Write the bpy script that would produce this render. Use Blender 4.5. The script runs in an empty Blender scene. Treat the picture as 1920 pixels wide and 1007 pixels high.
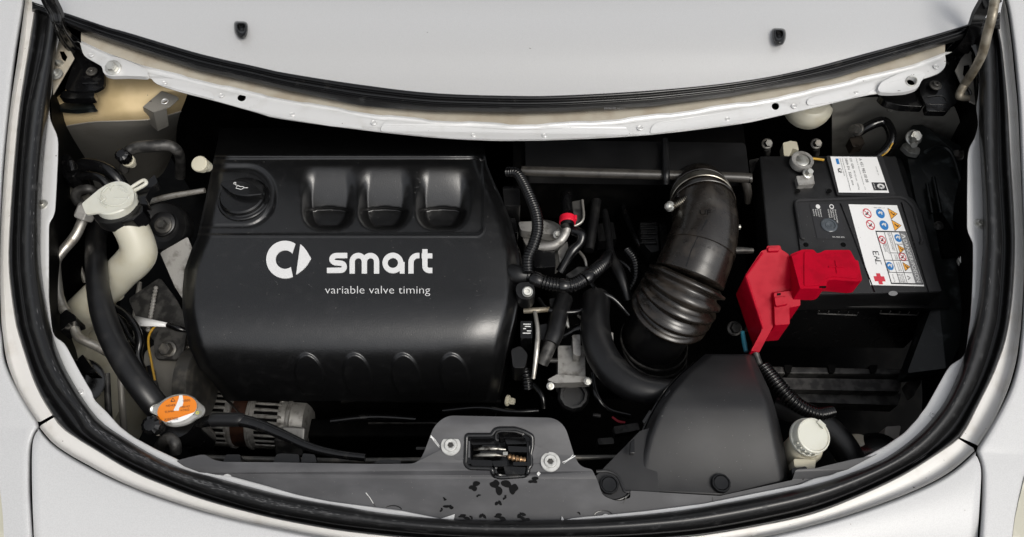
import bpy, bmesh, math, random
from mathutils import Vector, Matrix
from mathutils.geometry import tessellate_polygon
random.seed(3)
scene = bpy.context.scene
COL = scene.collection
R = math.radians

# ------------------------------------------------------------------ camera
TH = R(31.0); D = 1.10; F = 1440.0
CAM = Vector((0, -math.sin(TH) * D, math.cos(TH) * D))
cd = bpy.data.cameras.new("camera"); cam = bpy.data.objects.new("camera", cd); COL.objects.link(cam)
cam.location = CAM; cam.rotation_euler = (TH, 0, 0)
cd.sensor_width = 36; cd.sensor_fit = 'HORIZONTAL'; cd.lens = F / 1920 * 36
cd.clip_start = 0.02; cd.clip_end = 300
scene.camera = cam

# ------------------------------------------------------------------ sky, sun, exposure
SUN_EL, SUN_AZ = 54.0, 140.0          # azimuth clockwise from +Y (rear of the car)
w = bpy.data.worlds.new("World"); scene.world = w; w.use_nodes = True
nt = w.node_tree; bg = nt.nodes["Background"]
sky = nt.nodes.new("ShaderNodeTexSky"); sky.sky_type = 'NISHITA'; sky.sun_disc = False
sky.sun_elevation = R(SUN_EL); sky.sun_rotation = R(SUN_AZ)
sky.dust_density = 3.5; sky.air_density = 1.0; sky.ozone_density = 1.0
hs = nt.nodes.new("ShaderNodeHueSaturation"); hs.inputs["Saturation"].default_value = 0.19
nt.links.new(sky.outputs[0], hs.inputs["Color"]); nt.links.new(hs.outputs[0], bg.inputs[0])
bg.inputs[1].default_value = 0.12
sl = bpy.data.lights.new("sun", 'SUN'); sun = bpy.data.objects.new("sun", sl); COL.objects.link(sun)
sl.energy = 1.15; sl.angle = R(24); sl.color = (1.0, 0.95, 0.86)
sd = Vector((math.sin(R(SUN_AZ)) * math.cos(R(SUN_EL)), math.cos(R(SUN_AZ)) * math.cos(R(SUN_EL)), math.sin(R(SUN_EL))))
sun.rotation_euler = (-sd).to_track_quat('-Z', 'Y').to_euler(); sun.location = sd * 5
scene.view_settings.view_transform = 'Standard'; scene.view_settings.look = 'None'
scene.view_settings.exposure = 0.5; scene.view_settings.gamma = 1.0

# ------------------------------------------------------------------ photo pixel (1920 wide) + height -> place
ct, st = math.cos(TH), math.sin(TH)
UP = Vector((0, 0, 1))
def P(px, py, z):
    rx = (px - 960) / F; ry = (503.5 - py) / F
    d = Vector((rx, ry * ct + st, ry * st - ct))
    return CAM + d * ((z - CAM.z) / d.z)
def S(px, py, z):                       # metres per photo pixel there
    ry = (503.5 - py) / F
    return (z - CAM.z) / (ry * st - ct) / F
def lerp(a, b, t): return a + (b - a) * t
def interp(x, tab):                     # piecewise linear (x, value) table
    if x <= tab[0][0]: return tab[0][1]
    for (a, va), (b, vb) in zip(tab, tab[1:]):
        if x <= b: return va + (vb - va) * (x - a) / (b - a)
    return tab[-1][1]
def sm(a, b, x):
    t = max(0, min(1, (x - a) / (b - a))) if a != b else (1 if x > a else 0)
    return t * t * (3 - 2 * t)
def cr(pts, n=8):                       # Catmull-Rom through tuples of any size
    if len(pts) < 3: 
        return [tuple(lerp(a, b, i / n) for a, b in zip(pts[0], pts[1])) for i in range(n + 1)]
    out = []
    q = [tuple(2 * a - b for a, b in zip(pts[0], pts[1]))] + list(pts) + [tuple(2 * a - b for a, b in zip(pts[-1], pts[-2]))]
    for i in range(1, len(q) - 2):
        for k in range(n):
            t = k / n
            out.append(tuple(0.5 * (2 * b + (c - a) * t + (2 * a - 5 * b + 4 * c - d) * t * t + (3 * b - a - 3 * c + d) * t ** 3)
                             for a, b, c, d in zip(q[i - 1], q[i], q[i + 1], q[i + 2])))
    out.append(tuple(pts[-1])); return out
def resample(pts, n):                   # equal arc length (first two numbers)
    L = [0]
    for a, b in zip(pts, pts[1:]): L.append(L[-1] + math.hypot(b[0] - a[0], b[1] - a[1]))
    out = []; j = 0
    for i in range(n):
        s = L[-1] * i / (n - 1)
        while j < len(L) - 2 and L[j + 1] < s: j += 1
        t = (s - L[j]) / max(1e-9, L[j + 1] - L[j])
        out.append(tuple(lerp(a, b, t) for a, b in zip(pts[j], pts[j + 1])))
    return out
def rnd(poly, r, n=4):                  # round the corners of a px polygon
    out = []; m = len(poly)
    for i in range(m):
        p, a, b = Vector(poly[i][:2]), Vector(poly[i - 1][:2]), Vector(poly[(i + 1) % m][:2])
        rr = poly[i][2] if len(poly[i]) > 2 else r
        d1, d2 = (a - p), (b - p)
        k1, k2 = min(rr, d1.length * .48), min(rr, d2.length * .48)
        s, e = p + d1.normalized() * k1, p + d2.normalized() * k2
        for k in range(n + 1):
            t = k / n
            q = s * (1 - t) ** 2 + p * 2 * t * (1 - t) + e * t * t
            out.append((q.x, q.y))
    return out
def circ(cx, cy, rx, ry=None, n=24, a0=0, a1=360):
    ry = rx if ry is None else ry
    full = abs(a1 - a0) >= 360
    return [(cx + rx * math.cos(R(a0 + (a1 - a0) * i / (n if full else n - 1))), cy + ry * math.sin(R(a0 + (a1 - a0) * i / (n if full else n - 1)))) for i in range(n)]

# ------------------------------------------------------------------ mesh builder
class MB:
    def __init__(s): s.v = []; s.f = []
    def add(s, v, f):
        o = len(s.v); s.v += [Vector(x) for x in v]; s.f += [tuple(i + o for i in q) for q in f]; return s
    def grid(s, rows, cu=False, cv=False):
        m, n = len(rows), len(rows[0]); f = []
        for i in range(m if cu else m - 1):
            for j in range(n if cv else n - 1):
                a, b = i * n + j, i * n + (j + 1) % n
                c, d = ((i + 1) % m) * n + (j + 1) % n, ((i + 1) % m) * n + j
                f.append((a, b, c, d))
        return s.add([p for r in rows for p in r], f)
    def tube(s, pts, rad, n=14, caps=True, flat=1.0):
        pts = [Vector(p) for p in pts]
        if not hasattr(rad, '__len__'): rad = [rad] * len(pts)
        rows = []; t0 = (pts[1] - pts[0]).normalized()
        u = t0.orthogonal().normalized()
        for i, p in enumerate(pts):
            t = (pts[min(i + 1, len(pts) - 1)] - pts[max(i - 1, 0)])
            t = t.normalized() if t.length > 1e-9 else t0
            u = (u - t * u.dot(t)); u = u.normalized() if u.length > 1e-6 else t.orthogonal().normalized()
            w_ = t.cross(u)
            rows.append([p + (u * math.cos(2 * math.pi * k / n) + w_ * math.sin(2 * math.pi * k / n) * flat) * rad[i] for k in range(n)])
        o = len(s.v); s.grid(rows, cv=True)
        if caps:
            s.f.append(tuple(o + k for k in range(n))[::-1])
            s.f.append(tuple(o + (len(rows) - 1) * n + k for k in range(n)))
        return s
    def tpx(s, pts, n=14, seg=8, caps=True):   # (px, py, z, radius px)
        q = cr(pts, seg)
        return s.tube([P(*a[:3]) for a in q], [a[3] * S(*a[:3]) for a in q], n, caps)
    def corr(s, pts, pitch, amp=.13, n=16, seg=14):   # corrugated tube, pitch in px
        q = cr(pts, seg); v = [(P(*a[:3]), a[3] * S(*a[:3])) for a in q]
        L = [0]
        for a, b in zip(v, v[1:]): L.append(L[-1] + (b[0] - a[0]).length)
        pm = pitch * S(*pts[len(pts) // 2][:3]); N = max(3, int(L[-1] / pm)); out = []; rr = []; j = 0
        for i in range(N):
            for fr, k in ((.05, -1), (.28, -.2), (.42, 1), (.68, 1), (.82, -.2), (.95, -1)):
                d = L[-1] * (i + fr) / N
                while j < len(L) - 2 and L[j + 1] < d: j += 1
                t = (d - L[j]) / max(1e-9, L[j + 1] - L[j])
                out.append(v[j][0].lerp(v[j + 1][0], t)); rr.append(lerp(v[j][1], v[j + 1][1], t) * (1 + amp * k * .5))
        return s.tube(out, rr, n)
    def lathe(s, o, ax, prof, n=24, cap0=True, cap1=True, ecc=None):
        o = Vector(o); ax = Vector(ax).normalized(); u = ax.orthogonal().normalized()
        if abs(ax.z) > .5: u = (Vector((1, 0, 0)) - ax * ax.x).normalized()
        w_ = ax.cross(u); rows = []
        for r, h in prof:
            rows.append([o + ax * h + (u * math.cos(2 * math.pi * k / n) + w_ * math.sin(2 * math.pi * k / n)) * r * (ecc(k / n) if ecc else 1) for k in range(n)])
        b = len(s.v); s.grid(rows, cv=True)
        if cap0: s.f.append(tuple(b + k for k in range(n))[::-1])
        if cap1: s.f.append(tuple(b + (len(rows) - 1) * n + k for k in range(n)))
        return s
    def box(s, c, ax, ay, az):
        c, ax, ay, az = Vector(c), Vector(ax), Vector(ay), Vector(az)
        v = [c + ax * i + ay * j + az * k for k in (-1, 1) for j in (-1, 1) for i in (-1, 1)]
        return s.add(v, [(0, 2, 3, 1), (4, 5, 7, 6), (0, 1, 5, 4), (2, 6, 7, 3), (0, 4, 6, 2), (1, 3, 7, 5)])
    def slab(s, loops3, vec):              # loops of world points (first outer, rest holes), thickness vector
        vec = Vector(vec); flat = [p for l in loops3 for p in l]; n = len(flat)
        tris = tessellate_polygon([[Vector(p) for p in l] for l in loops3])
        f = []
        for t in tris:
            a, b, c = (flat[i] for i in t)
            if (Vector(b) - Vector(a)).cross(Vector(c) - Vector(a)).dot(vec) > 0: t = (t[0], t[2], t[1])
            f.append(tuple(t)); f.append((t[2] + n, t[1] + n, t[0] + n))
        o = 0
        for l in loops3:
            m = len(l)
            for i in range(m): f.append((o + i, o + (i + 1) % m, o + (i + 1) % m + n, o + i + n))
            o += m
        return s.add(flat + [Vector(p) + vec for p in flat], f)
    def plate(s, loops, z, th):            # px loops at height z (number or f(px,py)), th metres down
        zf = z if callable(z) else (lambda x, y: z)
        return s.slab([[P(x, y, zf(x, y)) for x, y in l] for l in loops], (0, 0, -th))
    def pbox(s, x0, y0, x1, y1, z, th): return s.plate([[(x0, y0), (x1, y0), (x1, y1), (x0, y1)]], z, th)

def empty(name, loc):
    o = bpy.data.objects.new(name, None); o.empty_display_size = .03; COL.objects.link(o); o.location = loc; return o
def tag(o, label=None, cat=None, group=None, kind=None):
    for k, x in (('label', label), ('category', cat), ('group', group), ('kind', kind)):
        if x: o[k] = x
    return o
def thing(name, label, cat, loc, group=None): return tag(empty(name, loc), label, cat, group)
def rootloc(o):
    while o.parent: o = o.parent
    return o.location.copy()
def build(name, mb, mat, parent=None, bevel=0, segs=2, ang=38, sub=0, flip=True):
    if parent is not None: off = rootloc(parent)
    else:
        n = len(mb.v); off = Vector((sum(p.x for p in mb.v) / n, sum(p.y for p in mb.v) / n, min(p.z for p in mb.v)))
    me = bpy.data.meshes.new(name); me.from_pydata([p - off for p in mb.v], [], mb.f); me.validate()
    if flip:
        bm = bmesh.new(); bm.from_mesh(me); bmesh.ops.recalc_face_normals(bm, faces=bm.faces); bm.to_mesh(me); bm.free()
    me.materials.append(mat)
    for p in me.polygons: p.use_smooth = True
    me.set_sharp_from_angle(angle=R(ang))
    o = bpy.data.objects.new(name, me); COL.objects.link(o)
    if parent is not None: o.parent = parent
    else: o.location = off
    if bevel:
        b = o.modifiers.new("bevel", 'BEVEL'); b.width = bevel; b.segments = segs; b.limit_method = 'ANGLE'; b.angle_limit = R(42)
        b.harden_normals = False; b.use_clamp_overlap = True
        me.set_sharp_from_angle(angle=R(180))
        for p in me.polygons: p.use_smooth = True
        wn = o.modifiers.new("wn", 'WEIGHTED_NORMAL'); wn.keep_sharp = True
    if sub:
        m = o.modifiers.new("sub", 'SUBSURF'); m.levels = m.render_levels = sub
    return o
def solo(name, mb, mat, label, cat, group=None, **k): return tag(build(name, mb, mat, None, **k), label, cat, group)
def struct(name, mb, mat, **k): return tag(build(name, mb, mat, None, **k), kind='structure')

# ------------------------------------------------------------------ materials
def mat(name, col, rough=.5, metal=0., bump=0., bscale=800, coat=0., var=None, vscale=30, vamt=(.45, .7), sss=0., rvar=0., spec=.5, speck=None, trans=0., stretch=None):
    m = bpy.data.materials.new(name); m.use_nodes = True; t = m.node_tree; b = t.nodes["Principled BSDF"]
    b.inputs["Base Color"].default_value = (*col, 1); b.inputs["Roughness"].default_value = rough
    b.inputs["Metallic"].default_value = metal; b.inputs["Specular IOR Level"].default_value = spec
    if coat: b.inputs["Coat Weight"].default_value = coat; b.inputs["Coat Roughness"].default_value = .06
    if sss:
        b.inputs["Subsurface Weight"].default_value = sss; b.inputs["Subsurface Radius"].default_value = (1, .9, .7)
        b.inputs["Subsurface Scale"].default_value = .006
    if trans: b.inputs["Transmission Weight"].default_value = trans
    geo = t.nodes.new("ShaderNodeNewGeometry")
    src = geo.outputs["Position"]
    if stretch:
        mp = t.nodes.new("ShaderNodeMapping"); mp.inputs["Scale"].default_value = stretch; t.links.new(src, mp.inputs[0]); src2 = mp.outputs[0]
    else: src2 = src
    last = None
    def noise(scale, det=4, s=None):
        n = t.nodes.new("ShaderNodeTexNoise"); n.inputs["Scale"].default_value = scale; n.inputs["Detail"].default_value = det
        t.links.new(s or src, n.inputs["Vector"]); return n
    def mixer(fac, a, bcol):
        x = t.nodes.new("ShaderNodeMix"); x.data_type = 'RGBA'
        t.links.new(fac, x.inputs[0])
        if a is None: x.inputs[6].default_value = (*col, 1)
        else: t.links.new(a, x.inputs[6])
        x.inputs[7].default_value = (*bcol, 1); return x.outputs[2]
    def ramp(out, lo, hi):
        r = t.nodes.new("ShaderNodeMapRange"); r.inputs[1].default_value = lo; r.inputs[2].default_value = hi; r.interpolation_type = 'SMOOTHSTEP'
        t.links.new(out, r.inputs[0]); return r.outputs[0]
    if var:
        n = noise(vscale, 7, src2); fac = ramp(n.outputs[0], *vamt); last = mixer(fac, last, var)
        if rvar:
            r = t.nodes.new("ShaderNodeMapRange"); r.inputs[3].default_value = rough; r.inputs[4].default_value = rough + rvar
            t.links.new(fac, r.inputs[0]); t.links.new(r.outputs[0], b.inputs["Roughness"])
    if speck:
        scol, ssc, thr = speck
        n = noise(ssc, 2); last = mixer(ramp(n.outputs[0], thr, thr + .03), last, scol)
    if last is not None: t.links.new(last, b.inputs["Base Color"])
    if bump:
        n = noise(bscale, 3); bp = t.nodes.new("ShaderNodeBump"); bp.inputs["Strength"].default_value = bump; bp.inputs["Distance"].default_value = .0006
        t.links.new(n.outputs[0], bp.inputs["Height"]); t.links.new(bp.outputs[0], b.inputs["Normal"])
    return m
M = {}
M['paint'] = mat('silver_paint', (.50, .502, .505), .42, .08, .05, 2600, spec=.22, var=(.46, .462, .465), vscale=700, vamt=(.42, .6), speck=((.25, .24, .22), 160, .765))
M['cowlpaint'] = mat('silver_paint_cowl', (.58, .58, .58), .34, .35, .05, 2600, coat=.2, var=(.52, .52, .52), vscale=1500, vamt=(.42, .6), speck=((.2, .2, .19), 120, .775))
M['dirty'] = mat('dusty_silver_paint', (.64, .63, .61), .45, .1, .05, 900, var=(.50, .47, .43), vscale=30, vamt=(.5, .85), speck=((.16, .14, .12), 170, .74))
M['inner'] = mat('silver_inner_paint', (.62, .62, .615), .38, .3, .05, 1500, coat=.2, var=(.56, .555, .54), vscale=35, vamt=(.5, .8), speck=((.12, .11, .1), 180, .745))
M['beige'] = mat('beige_and_warm_light', (.40, .365, .30), .5, .05, .05, 900, var=(.33, .285, .22), vscale=25, vamt=(.4, .7))  # beige gusset colour; on the crossmember wall it paints warm reflected light
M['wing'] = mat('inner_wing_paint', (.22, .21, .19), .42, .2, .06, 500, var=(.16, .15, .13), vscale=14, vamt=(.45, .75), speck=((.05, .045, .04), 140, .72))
M['rubber'] = mat('seal_rubber', (.005, .005, .0053), .33, 0, .08, 1400, var=(.016, .016, .0165), vscale=70, vamt=(.55, .72), rvar=.2)
M['gloss'] = mat('gloss_black', (.003, .003, .0033), .2, 0, .03, 300, var=(.008, .0075, .007), vscale=60, vamt=(.55, .75), rvar=.2)
M['plastic'] = mat('black_plastic', (.004, .004, .0043), .38, 0, .3, 1900, var=(.009, .009, .0095), vscale=18, vamt=(.45, .75), speck=((.2, .19, .18), 330, .80))
M['cover'] = mat('cover_plastic', (.0035, .0036, .0039), .30, 0, .4, 620, var=(.006, .006, .0064), vscale=60, vamt=(.5, .75), rvar=.05, spec=.85, speck=((.12, .115, .11), 170, .775))
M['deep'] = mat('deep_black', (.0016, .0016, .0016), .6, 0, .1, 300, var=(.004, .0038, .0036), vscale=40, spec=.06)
M['hose'] = mat('hose_rubber', (.005, .005, .0055), .38, 0, .15, 900, var=(.012, .0115, .011), vscale=50, vamt=(.5, .75), rvar=.15)
M['hosewarm'] = mat('intake_rubber', (.009, .007, .0055), .27, 0, .08, 900, spec=.65, var=(.026, .020, .0148), vscale=42, vamt=(.46, .74), rvar=.12)
M['grey'] = mat('grey_slam_plastic', (.042, .042, .045), .48, 0, .12, 900, var=(.066, .066, .07), vscale=17, vamt=(.4, .72), stretch=(1, 2.2, 1), speck=((.3, .3, .3), 260, .80))
M['duct'] = mat('duct_plastic', (.017, .017, .018), .42, 0, .3, 1300, var=(.026, .026, .027), vscale=14, vamt=(.4, .7), spec=.3, speck=((.2, .2, .2), 300, .81))
M['red'] = mat('red_plastic', (.36, .0018, .015), .32, 0, .1, 900, var=(.29, .0015, .012), vscale=45, rvar=.1, spec=.06)
M['redbright'] = mat('red_clip', (.62, .008, .03), .4)
M['milk'] = mat('milky_plastic', (.46, .44, .36), .36, 0, .04, 300, var=(.40, .37, .28), vscale=25, vamt=(.45, .75), sss=.35)
M['milkcap'] = mat('milky_cap', (.52, .52, .46), .38, 0, .04, 400, var=(.46, .45, .385), vscale=30, sss=.3)
M['ivory'] = mat('ivory_plastic', (.50, .47, .37), .42, 0, .04, 500, sss=.2)
M['alu'] = mat('cast_aluminium', (.40, .39, .37), .5, .65, .5, 420, var=(.20, .19, .175), vscale=70, vamt=(.45, .72), rvar=.15)
M['pipe'] = mat('aluminium_pipe', (.50, .48, .44), .36, .8, .12, 500, var=(.24, .22, .19), vscale=55, vamt=(.48, .74), rvar=.2)
M['zinc'] = mat('zinc_bolt', (.52, .52, .49), .36, .7, .1, 900, var=(.36, .35, .31), vscale=120)
M['darksteel'] = mat('dark_steel', (.07, .068, .064), .42, .6, .2, 500, var=(.13, .12, .105), vscale=60, rvar=.1)
M['rod'] = mat('prop_rod', (.24, .215, .17), .4, .5, .1, 600, var=(.11, .09, .06), vscale=60, vamt=(.42, .68), rvar=.2)
M['clampsteel'] = mat('worn_jaw_steel', (.32, .31, .28), .3, .85, .05, 500, var=(.05, .045, .04), vscale=90, vamt=(.45, .6))
M['ridge'] = mat('sheen_ridge_plastic', (.035, .032, .028), .34, 0, .1, 800, var=(.02, .018, .016), vscale=50)  # lighter tone stands in for the sheen along the ridge
M['brightzinc'] = mat('bright_zinc', (.56, .56, .54), .38, .25, .06, 700, var=(.44, .44, .42), vscale=150)
M['copper'] = mat('spring_steel', (.35, .22, .12), .3, .85, .05, 600)
M['rust'] = mat('stator_brown', (.055, .022, .012), .5, .4, .2, 300, var=(.02, .01, .008), vscale=60)
M['white'] = mat('white_print', (.62, .62, .61), .5)
M['logo'] = mat('silver_logo', (.64, .64, .64), .42, .1)
M['label'] = mat('label_paper', (.72, .72, .715), .38, 0, .1, 90)
M['orange'] = mat('orange_label', (.62, .17, .003), .4)
M['sgn'] = mat('print_orange', (.72, .33, .04), .45)
M['blue'] = mat('print_blue', (.02, .16, .42), .45)
M['pred'] = mat('print_red', (.50, .03, .05), .45)
M['ink'] = mat('print_black', (.012, .012, .014), .5)
M['grey_print'] = mat('print_grey', (.17, .17, .175), .5)
M['yellow'] = mat('yellow_mark', (.62, .60, .02), .5)
M['wireyel'] = mat('yellow_wire', (.42, .24, .02), .4)
M['teal'] = mat('blue_wire', (.03, .2, .28), .4)
M['greenish'] = mat('dark_tar_plastic', (.005, .0065, .0065), .38, 0, .3, 160, var=(.04, .047, .047), vscale=42, vamt=(.54, .74), rvar=.2, spec=.4)
M['mesh'] = mat('dull_metal', (.06, .058, .055), .5, .3, .2, 300, var=(.018, .0175, .017), vscale=60, vamt=(.4, .6))
M['lens'] = mat('headlight_lens', (.40, .385, .31), .12, 0, coat=.6, var=(.55, .53, .45), vscale=40)
M['water'] = mat('water_spot', (.002, .002, .002), .2, spec=.15)

# ------------------------------------------------------------------ text and stroke helpers
def text2d(body, off=0):
    cu = bpy.data.curves.new("t", 'FONT'); cu.body = body; cu.size = 1; cu.resolution_u = 3; cu.offset = off
    o = bpy.data.objects.new("t", cu); COL.objects.link(o)
    dg = bpy.context.evaluated_depsgraph_get(); me = bpy.data.meshes.new_from_object(o.evaluated_get(dg))
    v = [(p.co.x, p.co.y) for p in me.vertices]; f = [tuple(p.vertices) for p in me.polygons]
    bpy.data.objects.remove(o); bpy.data.curves.remove(cu); bpy.data.meshes.remove(me)
    return v, f
def text_on(mb, body, fn, x0, y0, x1, h, off=0):   # fits the line between x0 and x1, letter height h (in fn's units), baseline y0
    v, f = text2d(body, off)
    if not v: return
    a, b = min(p[0] for p in v), max(p[0] for p in v)
    sx = (x1 - x0) / max(1e-6, b - a); sy = h / .73
    mb.add([fn(x0 + (p[0] - a) * sx, y0 + p[1] * sy) for p in v], f)
def ribbon(pts, wd, closed=False):       # 2d stroke -> (left, right) polygons as quads
    n = len(pts); L = []
    for i, p in enumerate(pts):
        a = Vector(pts[i - 1] if (i or closed) else p); b = Vector(pts[(i + 1) % n] if (i < n - 1 or closed) else p)
        d = (b - a).normalized(); nn = Vector((-d.y, d.x)) * wd / 2; p = Vector(p)
        L.append((p + nn, p - nn))
    return L
def stroke(mb, pts, wd, fn, closed=False, th=0, nrm=UP):
    L = ribbon(pts, wd, closed); top = [[fn(*a), fn(*b)] for a, b in L]
    if th:
        rows = [[a - nrm * th, a, b, b - nrm * th] for a, b in top]
        n0 = len(mb.v); mb.grid(rows, cu=closed)
        if not closed:
            m = len(rows); mb.f.append((n0, n0 + 1, n0 + 2, n0 + 3)); mb.f.append(tuple(n0 + (m - 1) * 4 + k for k in (3, 2, 1, 0)))
    else: mb.grid(top, cu=closed)
def fill(mb, poly, fn):
    q = [Vector((x, y, 0)) for x, y in poly]; tr = tessellate_polygon([q])
    mb.add([fn(x, y) for x, y in poly], [tuple(t) for t in tr])
def quadmap(c, lift=0.0):                # c: four world corners (u right, v down); fn(u, v)
    a, b, cc, d = [Vector(x) for x in c]; n = (b - a).cross(a - d).normalized()
    if n.z < 0: n = -n
    return lambda u, v, k=0.0: a * (1 - u) * (1 - v) + b * u * (1 - v) + cc * u * v + d * (1 - u) * v + n * (lift + k)

def bolt(parent, p, ax, r, h=None, kind='hex', m=None, name='bolt', flange=1.5):
    h = h or r * .9; m = m or M['zinc']; ax = Vector(ax).normalized(); b = MB()
    b.lathe(p, ax, [(r * flange, -h * .15), (r * flange, h * .14), (r * flange * .93, h * .2), (r * 1.05, h * .24)], 24)
    if kind == 'hex':
        b.lathe(Vector(p) + ax * h * .2, ax, [(r, 0), (r, h * .8), (r * .9, h)], 6)
        b.lathe(Vector(p) + ax * h * 1.18, ax, [(r * .62, 0), (r * .58, h * .06)], 16)
    elif kind == 'torx':
        b.lathe(Vector(p) + ax * h * .2, ax, [(r * 1.05, 0), (r * 1.0, h * .5), (r * .85, h * .62), (r * .5, h * .62)], 24, cap1=False)
        b.lathe(Vector(p) + ax * h * .2, ax, [(r * .5, h * .62), (r * .42, h * .2)], 24, cap0=False,
                ecc=lambda k: 1 + .16 * math.cos(2 * math.pi * 6 * k))
    elif kind == 'dome':
        b.lathe(Vector(p) + ax * h * .2, ax, [(r, 0), (r * .95, h * .4), (r * .7, h * .75), (r * .3, h * .9)], 20)
    return build(name, b, m, parent, ang=32)
TILT = Vector((0, -.35, .94)).normalized()   # leans towards the front of the car
FRONT = Vector((0, -1, 0)); REAR = Vector((0, 1, 0))
exec_parts = []

# =================================================================== BODY SHELL
zr = lambda x, y: .045 - .12 * y / 1000
def PZ(x, y, dz=0.0): return P(x, y, zr(x, y) + dz)
F2L = [(67, 14), (54, 100), (38, 200), (28, 300), (21, 400), (18, 500), (30, 600), (40, 638), (52, 677), (64, 711), (79, 743), (99, 775),
       (117, 800), (146, 822), (188, 848), (229, 873), (271, 894), (313, 911), (354, 927), (400, 942), (462, 959), (525, 974), (588, 986), (650, 996), (760, 1008), (860, 1015)]
F2R = [(960, 1018), (1060, 1017), (1160, 1014), (1240, 1010), (1319, 1003), (1420, 986), (1520, 964), (1603, 933), (1687, 894), (1749, 856), (1795, 823), (1812, 800), (1833, 759), (1857, 711), (1873, 671), (1883, 640), (1891, 600),
       (1897, 549), (1900, 499), (1901, 450), (1898, 379), (1893, 300), (1888, 200), (1883, 139), (1877, 83), (1868, 40)]
GL = [(92, 14), (80, 100), (58, 200), (47, 300), (41, 400), (40, 500), (53, 600), (66, 648), (79, 685), (95, 717), (115, 747), (139, 777), (157, 808), (188, 831),
      (229, 856), (271, 877), (313, 896), (354, 912), (400, 928), (462, 947), (525, 962), (588, 973), (650, 983), (760, 995), (860, 1002)]
GR = [(960, 1005), (1060, 1004), (1160, 1001), (1240, 996), (1319, 988), (1420, 970), (1520, 947), (1603, 917), (1687, 877), (1739, 844), (1782, 800), (1809, 759), (1831, 717), (1847, 675), (1857, 640), (1867, 600),
      (1872, 549), (1875, 499), (1877, 450), (1873, 379), (1869, 299), (1868, 200), (1863, 79), (1850, 40)]
SL = [(112, 14), (104, 100), (92, 200), (81, 300), (75.5, 400), (76, 500), (91, 600), (105, 650), (119, 685), (135, 715), (157, 751), (183, 785), (203, 802), (229, 819), (271, 845), (313, 867), (354, 883),
      (400, 895), (462, 912), (525, 928), (588, 941), (650, 951), (700, 960), (756, 967), (818, 972.5), (880, 975.5)]
SR = [(970, 976.5), (1066, 975), (1150, 970), (1240, 962), (1319, 951), (1428, 931), (1520, 911), (1582, 892), (1645, 867), (1687, 842), (1728, 808), (1760, 771), (1778, 743), (1793, 711), (1805, 679), (1819, 630), (1828, 600),
      (1837, 549), (1841, 499), (1843.5, 460), (1843, 379), (1839, 299), (1836, 246), (1836, 200), (1836, 119), (1822, 45)]
NP = 170
cF2, cG, cS = (resample(cr(a + b, 6), NP) for a, b in ((F2L, F2R), (GL, GR), (SL, SR)))
# ---- long rubber seal round the opening
lip, bulb = MB(), MB(); rl, rb = [], []
for a, g, s in zip(cF2, cG, cS):
    L2 = lambda p, q, t: (lerp(p[0], q[0], t), lerp(p[1], q[1], t))
    rl.append([PZ(*L2(a, g, t), dz) for t, dz in ((-.12, -.014), (-.04, -.005), (.0, -.001), (.12, .0015), (.3, -.001), (.42, -.007), (.6, -.012), (.8, -.013), (1.0, -.012), (1.15, -.02))])
    rb.append([PZ(*L2(g, s, t), dz) for t, dz in ((-.1, -.02), (-.04, -.008), (.06, .001), (.18, .007), (.34, .0115), (.5, .013), (.66, .0115), (.82, .006), (.94, -.001), (1.02, -.009), (1.0, -.02))])
lip.grid(rl); bulb.grid(rb)
seal = thing('bonnet_seal', 'long black rubber seal running round the sides and front of the open engine bay', 'rubber seal', PZ(960, 1000, -.02))
build('sealing_lip', lip, M['rubber'], seal, ang=180); build('sealing_bulb', bulb, M['rubber'], seal, ang=180)

# ---- front wings and bumper, each with its crest, drip channel and gap edge
F0L = [(46, -60), (43, 0), (27, 100), (15, 200), (5, 300), (-1, 400), (-4, 500), (-3, 600), (1, 630), (5, 670), (15, 700), (30, 730), (49, 763), (67, 790)]
F1L = [(56, -60), (52, 0), (43, 100), (25, 200), (15, 300), (8, 400), (5, 500), (9, 600), (13, 640), (22, 683), (30, 711), (42, 739), (60, 769), (75, 791)]
F2Lw = [(72, -60), (67, 14), (54, 100), (38, 200), (28, 300), (21, 400), (18, 500), (30, 600), (40, 638), (52, 677), (64, 711), (79, 743), (101, 777)]
F0R = [(1861, -60), (1888, 0), (1899, 60), (1906, 119), (1913, 200), (1917, 300), (1920, 379), (1923, 450), (1924, 520), (1920, 600), (1916, 640), (1911, 679), (1899, 723), (1883, 759), (1861, 799), (1837, 838)]
F1R = [(1856, -60), (1878, 0), (1888, 60), (1895, 139), (1902, 200), (1908, 300), (1912, 379), (1915, 450), (1914, 520), (1909, 600), (1904, 640), (1897, 679), (1883, 729), (1867, 771), (1853, 799), (1829, 833)]
F2Rw = [(1846, -60), (1868, 40), (1877, 83), (1883, 139), (1888, 200), (1893, 300), (1898, 379), (1901, 450), (1900, 499), (1897, 549), (1891, 600), (1883, 640), (1873, 671), (1857, 711), (1833, 759), (1812, 800), (1799, 820)]
F0B = [(71, 804), (94, 831), (125, 854), (167, 878), (208, 899), (250, 917), (292, 933), (354, 953), (400, 966), (462, 981), (525, 994), (588, 1006), (700, 1024), (840, 1036), (960, 1040), (1080, 1039), (1240, 1032), (1400, 1015), (1520, 989), (1603, 965), (1687, 935), (1749, 908), (1791, 883), (1829, 850)]
F1B = [(77.5, 797), (100, 825), (129, 846), (167, 867), (208, 890), (250, 910), (292, 926), (354, 947), (400, 961), (478, 982), (556, 999), (640, 1013), (760, 1024), (960, 1031), (1180, 1027), (1340, 1016), (1440, 1002), (1520, 983), (1603, 958), (1687, 927), (1749, 898), (1791, 871), (1825, 840)]
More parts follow.
